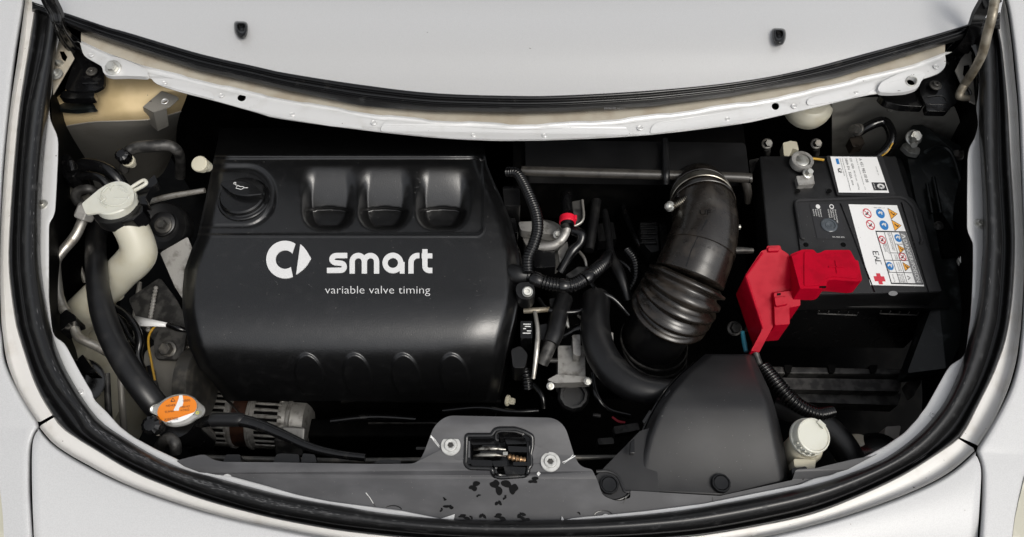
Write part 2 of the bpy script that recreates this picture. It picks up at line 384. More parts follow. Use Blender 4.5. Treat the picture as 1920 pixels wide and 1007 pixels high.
F2B = [(103.5, 781.5), (117, 800), (146, 822), (188, 848), (229, 873), (271, 894), (313, 911), (354, 927), (400, 942), (462, 959), (525, 974), (588, 986), (650, 996), (760, 1008), (960, 1018), (1160, 1014), (1319, 1003), (1420, 986), (1520, 964), (1603, 933), (1687, 894), (1749, 856), (1796.5, 822.5)]
def channel(f0, f1, f2, n):
    a, b, c = (resample(cr(q, 6), n) for q in (f0, f1, f2)); rows = []
    for p, q, s in zip(a, b, c):
        m = (lerp(p[0], q[0], .45), lerp(p[1], q[1], .45))
        s2 = (s[0] + (s[0] - q[0]) * .25, s[1] + (s[1] - q[1]) * .25)
        mid = (lerp(q[0], s[0], .5), lerp(q[1], s[1], .5))
        rows.append([PZ(*m, .001), PZ(*(lerp(m[0], q[0], .5), lerp(m[1], q[1], .5)), -.006), PZ(*q, -.012), PZ(*(lerp(q[0], s[0], .12), lerp(q[1], s[1], .12)), -.0135), PZ(*mid, -.0125), PZ(*s, -.011), PZ(*s2, -.012)])
    return MB().grid(rows)
def wing(f0, gap, sgn, far):
    mainc = resample(cr(f0, 6), 70); gp = resample(cr(gap, 6), 26)[1:]
    edge = [(p, 0) for p in mainc] + [(p, 1) for p in gp]
    rows = []
    for i, (p, g) in enumerate(edge):
        q = edge[max(0, i - 1)][0]; s = edge[min(len(edge) - 1, i + 1)][0]
        tx, ty = s[0] - q[0], s[1] - q[1]; l = math.hypot(tx, ty); nx, ny = -ty / l * sgn, tx / l * sgn   # outward
        z = zr(*p)
        row = []
        for d, dz in ((-3.6, -.009), (-3, -.002), (-1.2, .0035), (1.5, .0062), (5, .0072), (12, .0066)):
            k = 1.15 if g else 1
            row.append(P(p[0] + nx * d * k, p[1] + ny * d * k, z + dz))
        p12 = (p[0] + nx * 12, p[1] + ny * 12)
        for t in (.08, .2, .38, .65, 1):
            fx = lerp(p12[0], far, t); fy = lerp(p12[1], p[1], min(1, t * 3))
            row.append(P(fx, fy, z + .0066 - .02 * t - .05 * t * t))
        rows.append(row)
    return MB().grid(rows)
gapL = [(67, 790), (70, 799), (64, 808), (58.5, 822), (54.5, 842), (53.5, 880), (53.5, 920), (55.5, 960), (57.5, 1007), (59.5, 1080)]
gapR = [(1837, 838), (1834, 845), (1839, 858), (1843, 872), (1845, 890), (1844.5, 930), (1842.5, 970), (1840.5, 1007), (1838.5, 1080)]
lw = thing('front_wing', 'silver front wing panel left of the long black seal', 'car wing', PZ(-40, 400, -.05), 'front wings of the car')
build('wing_skin', wing(F0L, gapL, 1, -330), M['paint'], lw, ang=180)
build('drip_channel', channel(F0L, F1L, F2Lw, 90), M['dirty'], lw, ang=60)
rw = thing('front_wing', 'silver front wing panel right of the long black seal, lit warm', 'car wing', PZ(1960, 400, -.05), 'front wings of the car')
build('wing_skin', wing(F0R, gapR, -1, 2250), M['paint'], rw, ang=180)
build('drip_channel', channel(F0R, F1R, F2Rw, 90), M['dirty'], rw, ang=60)
for nm, pl in (('left', [(-40, 880), (-2, 905), (2, 935), (6, 970), (7.5, 1007), (9, 1050), (-40, 1060)]), ('right', [(1960, 860), (1922, 893), (1911, 935), (1903, 970), (1898, 1007), (1894, 1050), (1960, 1060)])):
    m = MB().plate([rnd(pl, 6)], lambda x, y: zr(x, y) + .004, .02)
    solo('headlamp', m, M['lens'], 'sliver of pale headlamp lens at the bottom %s corner beside the silver wing' % nm, 'headlamp', 'headlamps', bevel=.002)
# bumper
bm_ = MB(); f0 = resample(cr(F0B, 6), 110); rows = []
gl = [(72, 807), (66, 818), (62.5, 832), (61, 860), (61, 900), (62, 950), (64, 1007), (66, 1090)]
gr = [(1827, 853), (1832, 862), (1836, 874), (1837.5, 890), (1836, 930), (1834, 970), (1832, 1007), (1830, 1090)]
gls, grs = resample(cr(gl, 6), 40), resample(cr(gr, 6), 40)
for i, p in enumerate(f0):
    u = i / (len(f0) - 1); row = []
    for d, dz in ((-3, -.010), (-2.6, -.003), (-1, .0025), (1.5, .005), (4, .006)):
        row.append(P(p[0], p[1] + d, zr(*p) + dz))
    bx, by = lerp(66, 1830, u), 1090 + 60 * math.sin(math.pi * u)
    for k in range(1, 41):
        s = k / 40
        x, y = lerp(p[0], bx, s), lerp(p[1] + 4, by, s)
        a, b = gls[min(39, k)], grs[min(39, k)]
        xl0, yl0 = lerp(72, 66, s), lerp(811, 1090, s); xr0, yr0 = lerp(1827, 1830, s), lerp(857, 1090, s)
        wl, wr = (1 - u) ** 10, u ** 10
        x += (a[0] - xl0) * wl + (b[0] - xr0) * wr; y += (a[1] - yl0) * wl * .7 + (b[1] - yr0) * wr * .7
        row.append(P(x, y, zr(*p) + .006 - .012 * s - .05 * s * s))
    rows.append(row)
for e, q in ((0, 1), (-1, -2)):          # folded side edges at the gaps
    r0 = rows[e]; dx = .0016 if e == 0 else -.0016
    nr = [p + Vector((-dx, 0, -.0025)) for p in r0]; nr2 = [p + Vector((-dx * 1.3, 0, -.012)) for p in r0]
    if e == 0: rows = [nr2, nr] + rows
    else: rows = rows + [nr, nr2]
bumper = thing('bumper_panel', 'silver front bumper panel below the seal along the bottom edge', 'car bumper', PZ(960, 1060, -.06))
build('bumper_skin', bm_.grid(rows), M['paint'], bumper, ang=180)
build('drip_channel', channel(F0B, F1B, F2B, 110), M['dirty'], bumper, ang=60)
# shade of the panel gaps, put in as black strips
g = MB()
g.tube([P(x, y, zr(x, y) - .042) for x, y in [(60, 760), (72, 800), (58, 830), (56, 900), (58, 960), (60, 1090)]], .012, 8)
g.tube([P(x, y, zr(x, y) - .042) for x, y in [(1850, 800), (1832, 848), (1843, 880), (1843, 940), (1838, 1090)]], .012, 8)
struct('gap_shade_strip', g, M['deep'])

# ---- painted inner flange between the seal and the bay
N_L = [(106, 60), (104, 100), (101, 130), (99, 150), (97, 178), (93, 190), (92.5, 205), (94, 222), (99, 236), (107, 252), (109.6, 266), (109, 299), (106, 359), (104, 395), (100, 408), (92.5, 418), (92, 440), (92, 499), (92, 559), (96, 599), (98.5, 622), (102, 631), (121, 643), (127, 653), (133, 665), (149, 695), (165, 723), (175, 739), (173.5, 746), (181, 754),
       (199, 771), (225, 800), (250, 819), (292, 842), (335, 862), (352, 873), (380, 884), (400, 889), (431, 892), (494, 909), (556, 927), (619, 940), (697, 950), (753, 957), (800, 967), (850, 978)]
N_R = [(1052, 978), (1070, 972), (1094, 969), (1150, 964), (1209, 958), (1319, 944), (1428, 922), (1500, 908), (1525, 897), (1560, 890), (1584, 876), (1630, 852), (1660, 836), (1695, 812), (1722, 783), (1724, 778), (1735, 765), (1750, 739), (1772, 699), (1780, 687), (1785.5, 682), (1800, 674), (1808, 668), (1813, 646), (1817, 610), (1819, 599), (1822, 559), (1824, 499), (1824, 455), (1817, 442), (1813, 430), (1813, 379), (1814, 293), (1817, 277), (1828, 258), (1834, 236), (1834, 225), (1831, 214), (1830, 199), (1834, 180), (1836, 150), (1835, 130), (1828, 100), (1820, 85)]
def flange(N, Sc, n):
    q = []
    for a, b in zip(N, N[1:]):
        k = max(1, int(math.hypot(b[0] - a[0], b[1] - a[1]) / 6))
        q += [(lerp(a[0], b[0], i / k), lerp(a[1], b[1], i / k)) for i in range(k)]
    q.append(N[-1]); q = [q[0]] + [tuple((q[i - 1][j] + 2 * q[i][j] + q[i + 1][j]) / 4 for j in (0, 1)) for i in range(1, len(q) - 1)] + [q[-1]]
    rows = []
    for i, p in enumerate(q):
        s = min(Sc, key=lambda c: (c[0] - p[0]) ** 2 + (c[1] - p[1]) ** 2)
        dx, dy = s[0] - p[0], s[1] - p[1]; l = max(4, math.hypot(dx, dy)); ox, oy = dx / l * 12, dy / l * 12
        o = (s[0] + ox, s[1] + oy); z = zr(*p)
        rows.append([P(*o, z - .012), P(lerp(p[0], s[0], .5), lerp(p[1], s[1], .5), z - .012), P(lerp(p[0], s[0], .14), lerp(p[1], s[1], .14), z - .012), P(p[0] + dx / l * .8, p[1] + dy / l * .8, z - .0126), P(*p, z - .0142), P(*p, z - .021)])
    return MB().grid(rows)
cSf = resample(cr(SL + SR, 8), 2400)
fl = struct('inner_flange', flange(N_L, cSf, 0), M['inner'], ang=50)
fr = struct('inner_flange', flange(N_R, cSf, 0), M['inner'], ang=50)
for (x, y, r, par) in ((79, 383, 10, fl), (152, 736, 9.5, fl), (1838, 419, 11, fr), (1748, 779, 9.5, fr)):
    bolt(par, P(x, y, zr(x, y) - .012), UP, r * S(x, y, 0) * .62, r * S(x, y, 0) * .55, 'torx', M['inner'] if y > 600 else M['zinc'], flange=1.75)
# round plugs pressed into the lower flange
for x, y, r, par in ((425, 899, 10, fl), (733, 967, 9, fl), (1136, 973, 9, fr), (1520, 913, 10, fr)):
    m = MB(); rr = r * S(x, y, -.08); m.lathe(P(x, y, zr(x, y) - .0136), UP, [(rr, 0), (rr, .0012), (rr * .9, .0018), (rr * .85, .0012), (rr * .4, .0013)], 24)
    build('plug', m, M['inner'], par)

# ---- bay walls and floor
cx = lambda x, y, z: P(x, y, z)
def wallstrip(pts, z0f, z1, inward, nz=6):
    rows = []
    for x, y in pts:
        a = P(x, y, z0f(x, y)); row = []
        for k in range(nz + 1):
            t = k / nz; row.append(Vector((a.x + inward[0] * t, a.y + inward[1] * t, lerp(a.z, z1, t))))
        rows.append(row)
    return MB().grid(rows)
zf = lambda x, y: zr(x, y) - .016
Lw = [(94, 110), (96, 200), (100, 300), (88, 400), (84, 500), (92, 600), (130, 690), (180, 775), (260, 835)]
Rw_ = [(1826, 90), (1832, 170), (1836, 230), (1820, 320), (1830, 440), (1836, 520), (1820, 640), (1775, 720), (1700, 830)]
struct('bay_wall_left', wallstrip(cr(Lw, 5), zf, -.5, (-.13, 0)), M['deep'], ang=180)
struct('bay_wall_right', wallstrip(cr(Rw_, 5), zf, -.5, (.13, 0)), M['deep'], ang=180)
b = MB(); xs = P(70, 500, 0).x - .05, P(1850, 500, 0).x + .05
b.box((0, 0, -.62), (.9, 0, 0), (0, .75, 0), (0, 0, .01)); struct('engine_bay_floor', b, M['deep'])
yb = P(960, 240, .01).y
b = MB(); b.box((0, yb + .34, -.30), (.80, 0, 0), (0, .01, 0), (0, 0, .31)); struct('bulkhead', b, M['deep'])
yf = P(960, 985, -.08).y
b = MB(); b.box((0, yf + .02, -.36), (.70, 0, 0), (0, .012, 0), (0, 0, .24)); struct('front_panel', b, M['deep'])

# ---- cowl panel with washer jets, its seal and the painted crossmember
T1 = [(60, 4), (115, 23), (200, 52), (236, 62), (371, 102), (480, 127), (540, 140), (680, 162), (813, 177), (960, 182), (1059, 181), (1218, 172), (1377, 156), (1500, 134), (1631, 100), (1758, 65), (1821, 45), (1875, 25)]
T2 = [(75, 22), (130, 50), (162, 64), (270, 101), (371, 133), (480, 157), (540, 172), (680, 198), (813, 210), (960, 213), (1059, 211), (1218, 201), (1377, 181), (1500, 159), (1567, 146), (1694, 108), (1790, 78), (1850, 55)]
T3 = [(140, 74), (155, 81), (196, 101), (270, 127), (358, 147), (480, 177), (597, 199), (718, 218), (813, 227), (960, 235), (1027, 234), (1173, 224), (1275, 211), (1408, 192), (1500, 176), (1551, 162), (1643, 141), (1710, 125), (1771, 102), (1785, 96)]
T4 = [(150, 80), (152, 88), (158, 104), (175, 115), (190, 124), (196, 138), (216, 143), (277, 145), (294, 157), (338, 172), (405, 189), (480, 210), (527, 222), (680, 243), (813, 257), (900, 262), (960, 263), (1059, 261), (1218, 252), (1377, 233), (1440, 221), (1535, 199), (1631, 177), (1678, 173), (1718, 166), (1727, 150), (1745, 143), (1763, 135), (1773, 122), (1772, 103), (1768, 98)]
zc = .062
NT = 130
c1, c2, c3 = (resample(cr(t, 6), NT) for t in (T1, T2, T3)); c4 = resample(T4, NT)
def byx(curve, x): return interp(x, curve)
rows = []
for p in c1:
    row = [P(p[0], p[1] + 2, zc - .0005)]
    for d in (10, 25, 45, 75, 110, 160, 230, 320):
        row.append(P(lerp(p[0], 960 + (p[0] - 960) * 1.08, d / 320), p[1] - d, zc + .03 * (d / 320)))
    rows.append(row)
cowl = thing('scuttle_panel', 'grey silver panel with two black washer jets behind the engine bay', 'car panel', P(960, 100, zc))
build('panel_skin', MB().grid(rows), M['cowlpaint'], cowl, ang=180)
def jet(x, y, kx):
    z = zc + .009; s = S(x, y, z); m = MB()
    o = rnd([(x - 13, y - 14), (x + 11, y - 13), (x + 13 , y + 2), (x + 7 + kx, y + 17), (x - 6 + kx, y + 18), (x - 12, y + 6)], 7)
    def ring(k, dz, dy=0): return [P(x + kx * .3 + (a - x - kx * .3) * k, y + (b_ - y) * k + dy, z + dz) for a, b_ in o]
    m.grid([ring(1.08, -.006), ring(1.05, .001), ring(.98, .005), ring(.8, .0085, -1), ring(.62, .0092, -2), ring(.5, .008, -2.5), ring(.36, .0055, -2.5), ring(.05, .005, -2.5)], cv=True)
    return build('washer_jet', m, M['gloss'], cowl, ang=60)
jet(452, 54, 2); jet(1461, 67, 0)
# seal under the cowl edge: three ribs and a ragged lower skirt
sk = thing('cowl_seal', 'ribbed black rubber strip curving under the edge of the grey silver cowl panel', 'rubber seal', P(960, 200, zc - .02))
rows = []; rows2 = []
for i, p in enumerate(c1):
    q = (p[0], byx(T2, p[0])); dy = q[1] - p[1]
    A = lambda t, dz: P(p[0], p[1] + dy * t, zc + dz)
    rows.append([A(-.12, -.004), A(-.06, .0016), A(.04, .0014), (A(.14, -.001)), A(.2, -.006), A(.24, -.006), A(.3, -.003), A(.4, -.0025), A(.47, -.007), A(.5, -.008), A(.55, -.006), A(.6, -.0065)])
    wob = .012 * math.sin(i * .31)
    rows2.append([A(.58, -.006), A(.64, -.0095), A(.7, -.010), A(.86, -.016), A(1.0 + wob, -.022), A(1.0 + wob, -.026)])
build('seal_ribs', MB().grid(rows), M['gloss'], sk, ang=180); build('seal_skirt', MB().grid(rows2), M['rubber'], sk, ang=40)
m = MB(); z9 = zc - .012
def onskirt(x, y): return P(x, y, zc - .0105)
text_on(m, '11-54 26/06/04', lambda x, y: onskirt(1171 - (x - 1133), 201.5 + (y) + (1152 - x) * .05 * 0), 1133, 0, 1171, 4)
build('mould_date', m, M['grey_print'], sk, flip=False)
cross = thing('crossmember', 'white silver painted crossmember flange arching below the cowl seal', 'car crossmember', P(960, 240, 0))
# wall, top edge and scalloped flange; T4 found by x, with the ends closed by plates
zx3, zx4 = .022, .020
rows = []
for i in range(NT):
    x = lerp(152, 1772, i / (NT - 1)); y2, y3 = byx(T2, x), byx(T3, x)
    bump = 2.4 * (sm(.25, .35, (x / 150) % 1) - sm(.75, .85, (x / 150) % 1)) if 330 < x < 1600 else 0
    rows.append([P(x, y2 - 10, zc - .036), P(x, y2 - 3, zc - .032), P(x, lerp(y2, y3, .5), lerp(zc - .030, zx3, .5)), P(x, y3 - 3.5 + bump, zx3 + .005), P(x, y3 - 1 + bump, zx3 + .001), P(x, y3 + 2.5 + bump, zx3 - .0012), P(x, y3 + 8, zx3 - .0016)])
build('crossmember_wall', MB().grid([r[:4] for r in rows]), M['beige'], cross, ang=50)  # warm light reflected by the wall is put into its beige
build('crossmember_edge', MB().grid([r[3:] for r in rows]), M['inner'], cross, ang=180)
m = MB()
poly = [(x, y + 1) for x, y in cr(T3, 4)] + cr(T4, 3)[::-1]
zfl = lambda x, y: zx3 - .001 - .006 * sm(0, 40, y - byx(T3, x))
holes = [circ(453, 183, 8, 7), circ(1454, 199, 7, 7), circ(1709, 152, 9, 8)]
m.plate([poly] + holes, zfl, .0016)
build('flange_plate', m, M['inner'], cross, ang=40)
# reinforcement strips lying on the flange between the tabs (their outline shows as a thin line)
strips = [[(300, 158), (330, 160), (360, 163), (396, 171), (400, 178), (404, 187), (340, 170)],
          [(468, 183), (476, 184), (520, 190), (600, 205), (665, 216), (673, 223), (680, 242), (620, 236), (527, 221), (470, 207), (455, 203), (463, 193)],
          [(722, 227), (733, 226), (813, 233), (900, 235), (960, 236.5), (1060, 235), (1160, 233.5), (1172, 236), (1183, 252.5), (1060, 260), (960, 262), (850, 259.5), (712, 246), (717, 235)],
          [(1222, 237), (1230, 230), (1275, 223), (1408, 200.5), (1430, 199), (1440, 204), (1446, 217), (1377, 232), (1218, 251)],
          [(1515, 198), (1512, 190), (1518, 184), (1551, 173), (1640, 152), (1641, 164), (1629, 174), (1580, 188)]]
for s_ in strips:
    m = MB(); m.plate([rnd(s_, 6, 3)], lambda x, y: zfl(x, y) + .0016, .0012)
    build('reinforcement_strip', m, M['inner'], cross, bevel=.0006, ang=40)
for x, y, r in ((171, 103, 5), (309, 155, 4.5), (415, 179, 5), (548, 214, 5), (701, 230, 5.2), (888, 253, 4.5), (1021, 254, 4.5), (1200, 240, 5.5), (1364, 223, 4.5), (1489, 199, 5.5), (1605, 173, 4.5), (1755, 125, 5.2)):
    m = MB(); rr = r * S(x, y, .02); rows_ = [(rr * 1.0, -.0008), (rr, .0005), (rr * .86, .0009), (rr * .7, .0004), (rr * .3, .0006)]
    m.lathe(P(x, y, zfl(x, y) + .0016), UP, rows_, 18); build('spot_weld', m, M['inner'], cross)
# raised bolt ears at both ends
for pts, bx, by, hasbolt in (([(192, 128), (196, 112), (208, 105), (224, 108), (250, 118), (276, 131), (278, 144), (240, 142), (206, 143), (194, 138)], 212, 127, True),
                             ([(1645, 167), (1652, 154), (1680, 140), (1712, 130), (1728, 133), (1738, 140), (1729, 148), (1722, 165), (1700, 172), (1670, 174), (1650, 173)], 1709, 152, False)):
    m = MB(); q = rnd(pts, 8, 4); 
    holes = [] if hasbolt else [circ(bx, by, 9, 8)]
    m.plate([q] + holes, lambda x, y: zfl(x, y) + .006, .007); e = build('bolt_ear', m, M['inner'], cross, bevel=.003, segs=3)
    if hasbolt: bolt(e, P(bx, by, zx3 + .004), TILT, 9.5 * S(bx, by, .02), .008, 'hex', M['zinc'], flange=1.55)
    else:
        m = MB(); cc = circ(bx, by, 10, 9, 24); m.tube([P(x, y, zfl(x, y) + .0062) for x, y in cc + cc[:1]], .0012, 8, caps=False); build('hole_rim', m, M['zinc'], e)

# ---- the raised bonnet behind the bay (its underside is what the flat tops mirror)
bn = thing('bonnet', 'raised silver bonnet leaning back above the cowl panel, beyond the top edge of the photo', 'bonnet', (0, .44, .2))
for nm, dy, mt in (('inner_panel', 0, 'inner'), ('outer_skin', .022, 'paint')):
    rows = []
    for j in range(13):
        v = j / 12; row = []
        for i in range(33):
            u = i / 16 - 1; hw = .70 * (1 - .42 * v * v) ; x = u * hw
            row.append(Vector((x, .45 + dy + .15 * v + .05 * u * u * (1 - v), .20 + .62 * v * (1 - .10 * u * u) + .05 * abs(u) ** 3 * (1 - v))))
        rows.append(row)
    build(nm, MB().grid(rows), M[mt], bn, ang=180)
    if nm == 'inner_panel': build('reflection_dimmer', MB().grid([[p + Vector((0, -.006, 0)) for p in r[1:-1]] for r in rows[2:]]), M['deep'], bn, ang=180)  # dark sheet added under the bonnet to darken what the black plastics mirror

# =================================================================== ENGINE COVER
XL = [(240, 412), (262, 409), (300, 400), (360, 388), (432, 372), (446, 369), (470, 358), (505, 346), (540, 342), (580, 342), (620, 348), (650, 354), (690, 372), (715, 396), (735, 412), (752, 424)]
XR = [(240, 905), (262, 907), (285, 909), (310, 914), (340, 926), (380, 945), (420, 960), (470, 972), (520, 976), (560, 973), (600, 965), (640, 955), (690, 945), (752, 930)]
def cz0(x, y): return -.095 - .010 * sm(300, 560, y) - .05 * max(0, (y - 545) / 200) ** 2 - .085 * max(0, (y - 545) / 200) ** 3
SC = [(618, 568, 664), (722, 680, 771), (831, 786, 882)]
ocx, ocy = 458, 369
def cover_z(x, y):
    z = cz0(x, y)
    xl, xr = interp(y, XL), interp(y, XR)
    e = min((x - xl), (xr - x)); z -= .11 * ((291 - y) / 51 if y < 291 else 0)
    z -= .020 * (1 - sm(0, 34, e)) ** 2 + .010 * (1 - sm(0, 110, xr - x)) ** 2
    # inset panel with its fine border step
    def rr(px, py, x0, y0, x1, y1, r):
        qx, qy = abs(px - (x0 + x1) / 2) - (x1 - x0) / 2 + r, abs(py - (y0 + y1) / 2) - (y1 - y0) / 2 + r
        return math.hypot(max(qx, 0), max(qy, 0)) + min(max(qx, qy), 0) - r
    d = rr(x, y, 330, 294, 906, 441, 14)
    z -= .004 * (1 - sm(-3.5, -.5, d))
    if abs(d - 1.2) < 2.2 and y > 290: z += .0012 * (1 - abs(d - 1.2) / 2.2)
    # filler recess: raised rounded tongue running off to the left
    d2 = rr(x, y, 330, 306, 521, 430, 58) 
    z -= .0035 * (1 - sm(-9, 0, d2))
    d3 = rr(x, y, 330, 318, 508, 424, 50)
    z += .0030 * (1 - sm(-4, 0, d3))
    # three scoops: slope down towards the front, then a flat pocket
    for c, a, b_ in SC:
        if abs(x - c) < 80 and 300 < y < 450:
            hw = lerp(50, 43, sm(330, 430, y))
            if y > 392: hw *= math.sqrt(max(0, 1 - ((y - 392) / 42) ** 2.6)) if y < 434 else 0
            ex = hw - abs(x - c - lerp(2, -2, sm(330, 430, y)))
            side = sm(-9 - 8 * (1 - sm(312, 380, y)), 15 + 10 * (1 - sm(312, 380, y)), ex)
            slope = .042 * min(1, max(0, (y - 310) / 82)) ** 1.3 if y <= 392 else .042
            side *= 1 - sm(424, 433, y)
            z -= slope * side
            if y > 388 + 7 * ((x - c) / 44) ** 2: z -= .014 * (1 - sm(424, 433, y)) * sm(-1, 3, ex) * sm(388 + 7 * ((x - c) / 44) ** 2, 392 + 7 * ((x - c) / 44) ** 2, y)
    # four arched bumps over the lower front
    for c in (578, 668, 759, 850):
        rx, ry = 27, 44
        d = 1 - math.hypot((x - c - .15 * (y - 690)) / rx, (y - 707) / ry)
        if y < 740: z += .004 * sm(-.02, .07, d)
    return z
NX, NY = 300, 220
rows = []
for j in range(NY + 1):
    y = lerp(240, 752, j / NY); xl, xr = interp(y, XL), interp(y, XR)
    row = []
    for i in range(NX + 1):
        x = lerp(xl, xr, i / NX); row.append(P(x, y, cover_z(x, y)))
    rows.append([row[0] + Vector((.004, 0, -.10))] + [row[0] + Vector((.001, 0, -.012))] + row + [row[-1] + Vector((-.001, 0, -.012))] + [row[-1] + Vector((-.004, 0, -.10))])
cover = thing('engine_cover', 'black plastic engine cover with silver lettering and three scoops', 'engine cover', P(650, 520, -.3))
build('cover_shell', MB().grid(rows), M['cover'], cover, ang=180)
onc = lambda x, y, k=.0006: P(x, y, cover_z(x, y) + k)
# emblem
lx = lambda x: 380 + x / 3.1466
ly = lambda y: 240 + y / 3.1466
ZA = lambda x, y: P(x, y, cz0(x, y) + .0016)
ccx, ccy, ro, ri = lx(486), ly(776), 35.3, 17.6
a0, a1 = math.degrees(math.atan2(-35, 23)), math.degrees(math.atan2(35, 16))
outer = [(ccx + ro * math.cos(R(-a)), ccy - ro * math.sin(R(-a))) for a in [0]]
outer = []; inner = []
for k in range(49):
    a = lerp(a1, 360 + a0, k / 48); outer.append((ccx + ro * math.cos(R(a)), ccy + ro * math.sin(R(a))))
for k in range(33):
    a = lerp(52, 360 - 40, k / 32); inner.append((ccx + ri * math.cos(R(a)), ccy + ri * math.sin(R(a))))
cpoly = outer + inner[::-1]
m = MB(); m.slab([[ZA(x, y) for x, y in cpoly]], (0, 0, -.0012)); em = build('emblem_ring', m, M['logo'], cover, ang=30)
m = MB(); m.slab([[ZA(x, y) for x, y in rnd([(lx(576), ly(684), 2), (lx(606), ly(712), 8), (lx(640), ly(770), 1), (lx(608), ly(822), 8), (lx(551), ly(866), 2)], 3, 4)]], (0, 0, -.0012)); build('emblem_arrow', m, M['logo'], cover, ang=30)
# big word, letter by letter
def L3(p): return [(lx(a), ly(b)) for a, b in p]
def arc(cx_, cy_, rx_, ry_, a, b, n=10): return [(cx_ + rx_ * math.cos(R(lerp(a, b, i / n))), cy_ + ry_ * math.sin(R(lerp(a, b, i / n)))) for i in range(n + 1)]
W = 31
letters = [
    [[(853, 752)] + [(800, 752)] + arc(792, 774, 30, 22, -90, -250, 9)[0:] + arc(812, 818, 24, 21, -70, 90, 9) + [(733, 840)]],
    [[(882, 858), (882, 790)] + arc(918, 788, 36, 36, 180, 360, 12) + [(954, 858)], [(954, 790)] + arc(990, 788, 36, 36, 180, 360, 12) + [(1026, 858)]],
    [arc(1122, 796, 46, 45, 0, 360, 28)[:-1] + [(1168, 796.1)], [(1177, 790), (1177, 858)]],
    [[(1229, 858), (1229, 795)] + arc(1270, 793, 41, 41, 180, 270, 8) + [(1279, 752)]],
    [[(1311, 715), (1311, 815)] + arc(1337, 815, 26, 25, 180, 90, 7) + [(1355, 840)], [(1292, 754), (1355, 754)]]]
for st_ in letters:
    m = MB()
    for i, q in enumerate(st_): stroke(m, L3(q), W / 3.1466 * (.92 if i and len(q) == 2 else 1), lambda x, y, i=i: P(x, y, cz0(x, y) + .0014 - .0001 * i), th=.001)
    build('raised_letter', m, M['logo'], cover, ang=30)
m = MB(); text_on(m, 'variable valve timing', lambda x, y: onc(x, 550.5 - y, .0007), 609.5, 0, 806.5, 15.5, -.012)
build('lettering', m, M['logo'], cover, flip=False)
# oil filler cap in its recess
capz = cover_z(ocx, ocy) + .001
rc = 42 * S(ocx, ocy, capz)
o = P(ocx - 1, ocy + 3, capz)
cap = MB(); cap.lathe(o, UP, [(rc * 1.16, -.001), (rc * 1.12, .0005), (rc * 1.04, .001), (rc * 1.0, .003), (rc * .99, .009), (rc * .93, .0115), (rc * .6, .012), (rc * .1, .012)], 40)
oc = build('oil_filler_cap', cap, M['gloss'], cover, ang=30)
# grip bar across the cap, leaning down to the right
gm = MB(); gr = []
du = (P(ocx + 10, ocy + 2.6, capz) - P(ocx, ocy, capz)).normalized(); dv = UP.cross(du)
for k in range(21):
    t = lerp(-1, 1, k / 20); hw = rc * (.05 + .36 * (1 - t * t)); c_ = o + du * t * rc * 1.0 - dv * (-rc * .12)
    hgt = .0225 + .002 * (1 - t * t)
    gr.append([c_ + dv * hw * 1.0 + UP * .010, c_ + dv * hw * .97 + UP * (hgt - .002), c_ + dv * hw * .85 + UP * hgt, c_ - dv * hw * .72 + UP * hgt, c_ - dv * hw * .92 + UP * (hgt - .002), c_ - dv * hw * 1.0 + UP * .010])
gm.grid(gr); gm.f.append(tuple(range(6))); gm.f.append(tuple(20 * 6 + k for k in range(5, -1, -1)))
build('grip', gm, M['gloss'], oc, ang=40, bevel=.0008)
m = MB(); 
def ong(u, v): return o + du * (u * rc) + dv * (v * rc + rc * .12) + UP * .0251
can = [(-.30, .10), (-.20, .06), (-.17, -.06), (.06, -.07), (.16, .05), (.32, .11), (.10, .09), (.04, .02), (-.14, .05), (-.20, .13)]
can = [(-.33, .16), (-.26, .06), (-.17, .06), (-.17, -.10), (.08, -.10), (.17, .02), (.32, .07)]
stroke(m, can, .035, ong); stroke(m, [(-.17, .06), (-.02, .03), (.08, .07), (.17, .02)], .035, ong); stroke(m, arc(-.34, .13, .05, .05, 0, 360, 12), .03, ong)
build('oil_can_symbol', m, M['white'], oc, flip=False)

# =================================================================== LEFT SIDE OF THE BAY
# inner wing upper panel, with the warm sun patch put into its gold colour
def sheet(pts, mt, name, label, cat, th=.002, sub=0, **k):
    return solo(name, MB().grid(pts), mt, label, cat, ang=60, **k)
iw = []
for r in ([(100, 188, -.03), (150, 150, -.035), (210, 132, -.035), (300, 138, -.035), (356, 150, -.035)],
          [(104, 215, -.07), (160, 200, -.065), (220, 190, -.06), (290, 188, -.065), (350, 180, -.07)],
          [(108, 244, -.11), (170, 234, -.10), (230, 232, -.10), (285, 228, -.11), (338, 212, -.13)],
          [(118, 290, -.22), (180, 280, -.21), (240, 275, -.21), (290, 262, -.22), (332, 238, -.24)],
          [(150, 360, -.42), (200, 350, -.42), (250, 345, -.42), (300, 330, -.42), (330, 275, -.42)]):
    iw.append(cr(r, 8))
iw = [[P(*p) for p in r] for r in zip(*[cr(list(c), 8) for c in zip(*iw)])]
M['wing2'] = mat('gold_sunlight_sheet', (.62, .48, .27), .36, .35, .06, 700, var=(.50, .38, .2), vscale=18, vamt=(.45, .75), speck=((.10, .09, .07), 160, .735))  # gold tone is warm sunlight painted into the sheet
iwo = thing('inner_wing', 'inner wing sheet with golden upper face below the left end of the crossmember', 'inner wing', P(220, 250, -.3))  # the golden upper face is warm sunlight painted into the sheet
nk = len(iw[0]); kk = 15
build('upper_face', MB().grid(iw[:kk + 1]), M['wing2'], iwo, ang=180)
build('lower_face', MB().grid([[p + Vector((0, -.0004, 0)) for p in r] for r in iw[kk:]]), M['wing'], iwo, ang=180)  # grey from the edge of the painted sun patch downwards
m = MB(); m.tube(iw[kk], .0016, 8); build('light_edge_bead', m, M['wing'], iwo)
m = MB(); rr = .004; m.lathe(P(227, 177, -.083), (0, -.6, .8), [(rr, -.001), (rr, .0012), (rr * .7, .0006)], 16); build('spot_weld', m, M['wing2'], iwo)
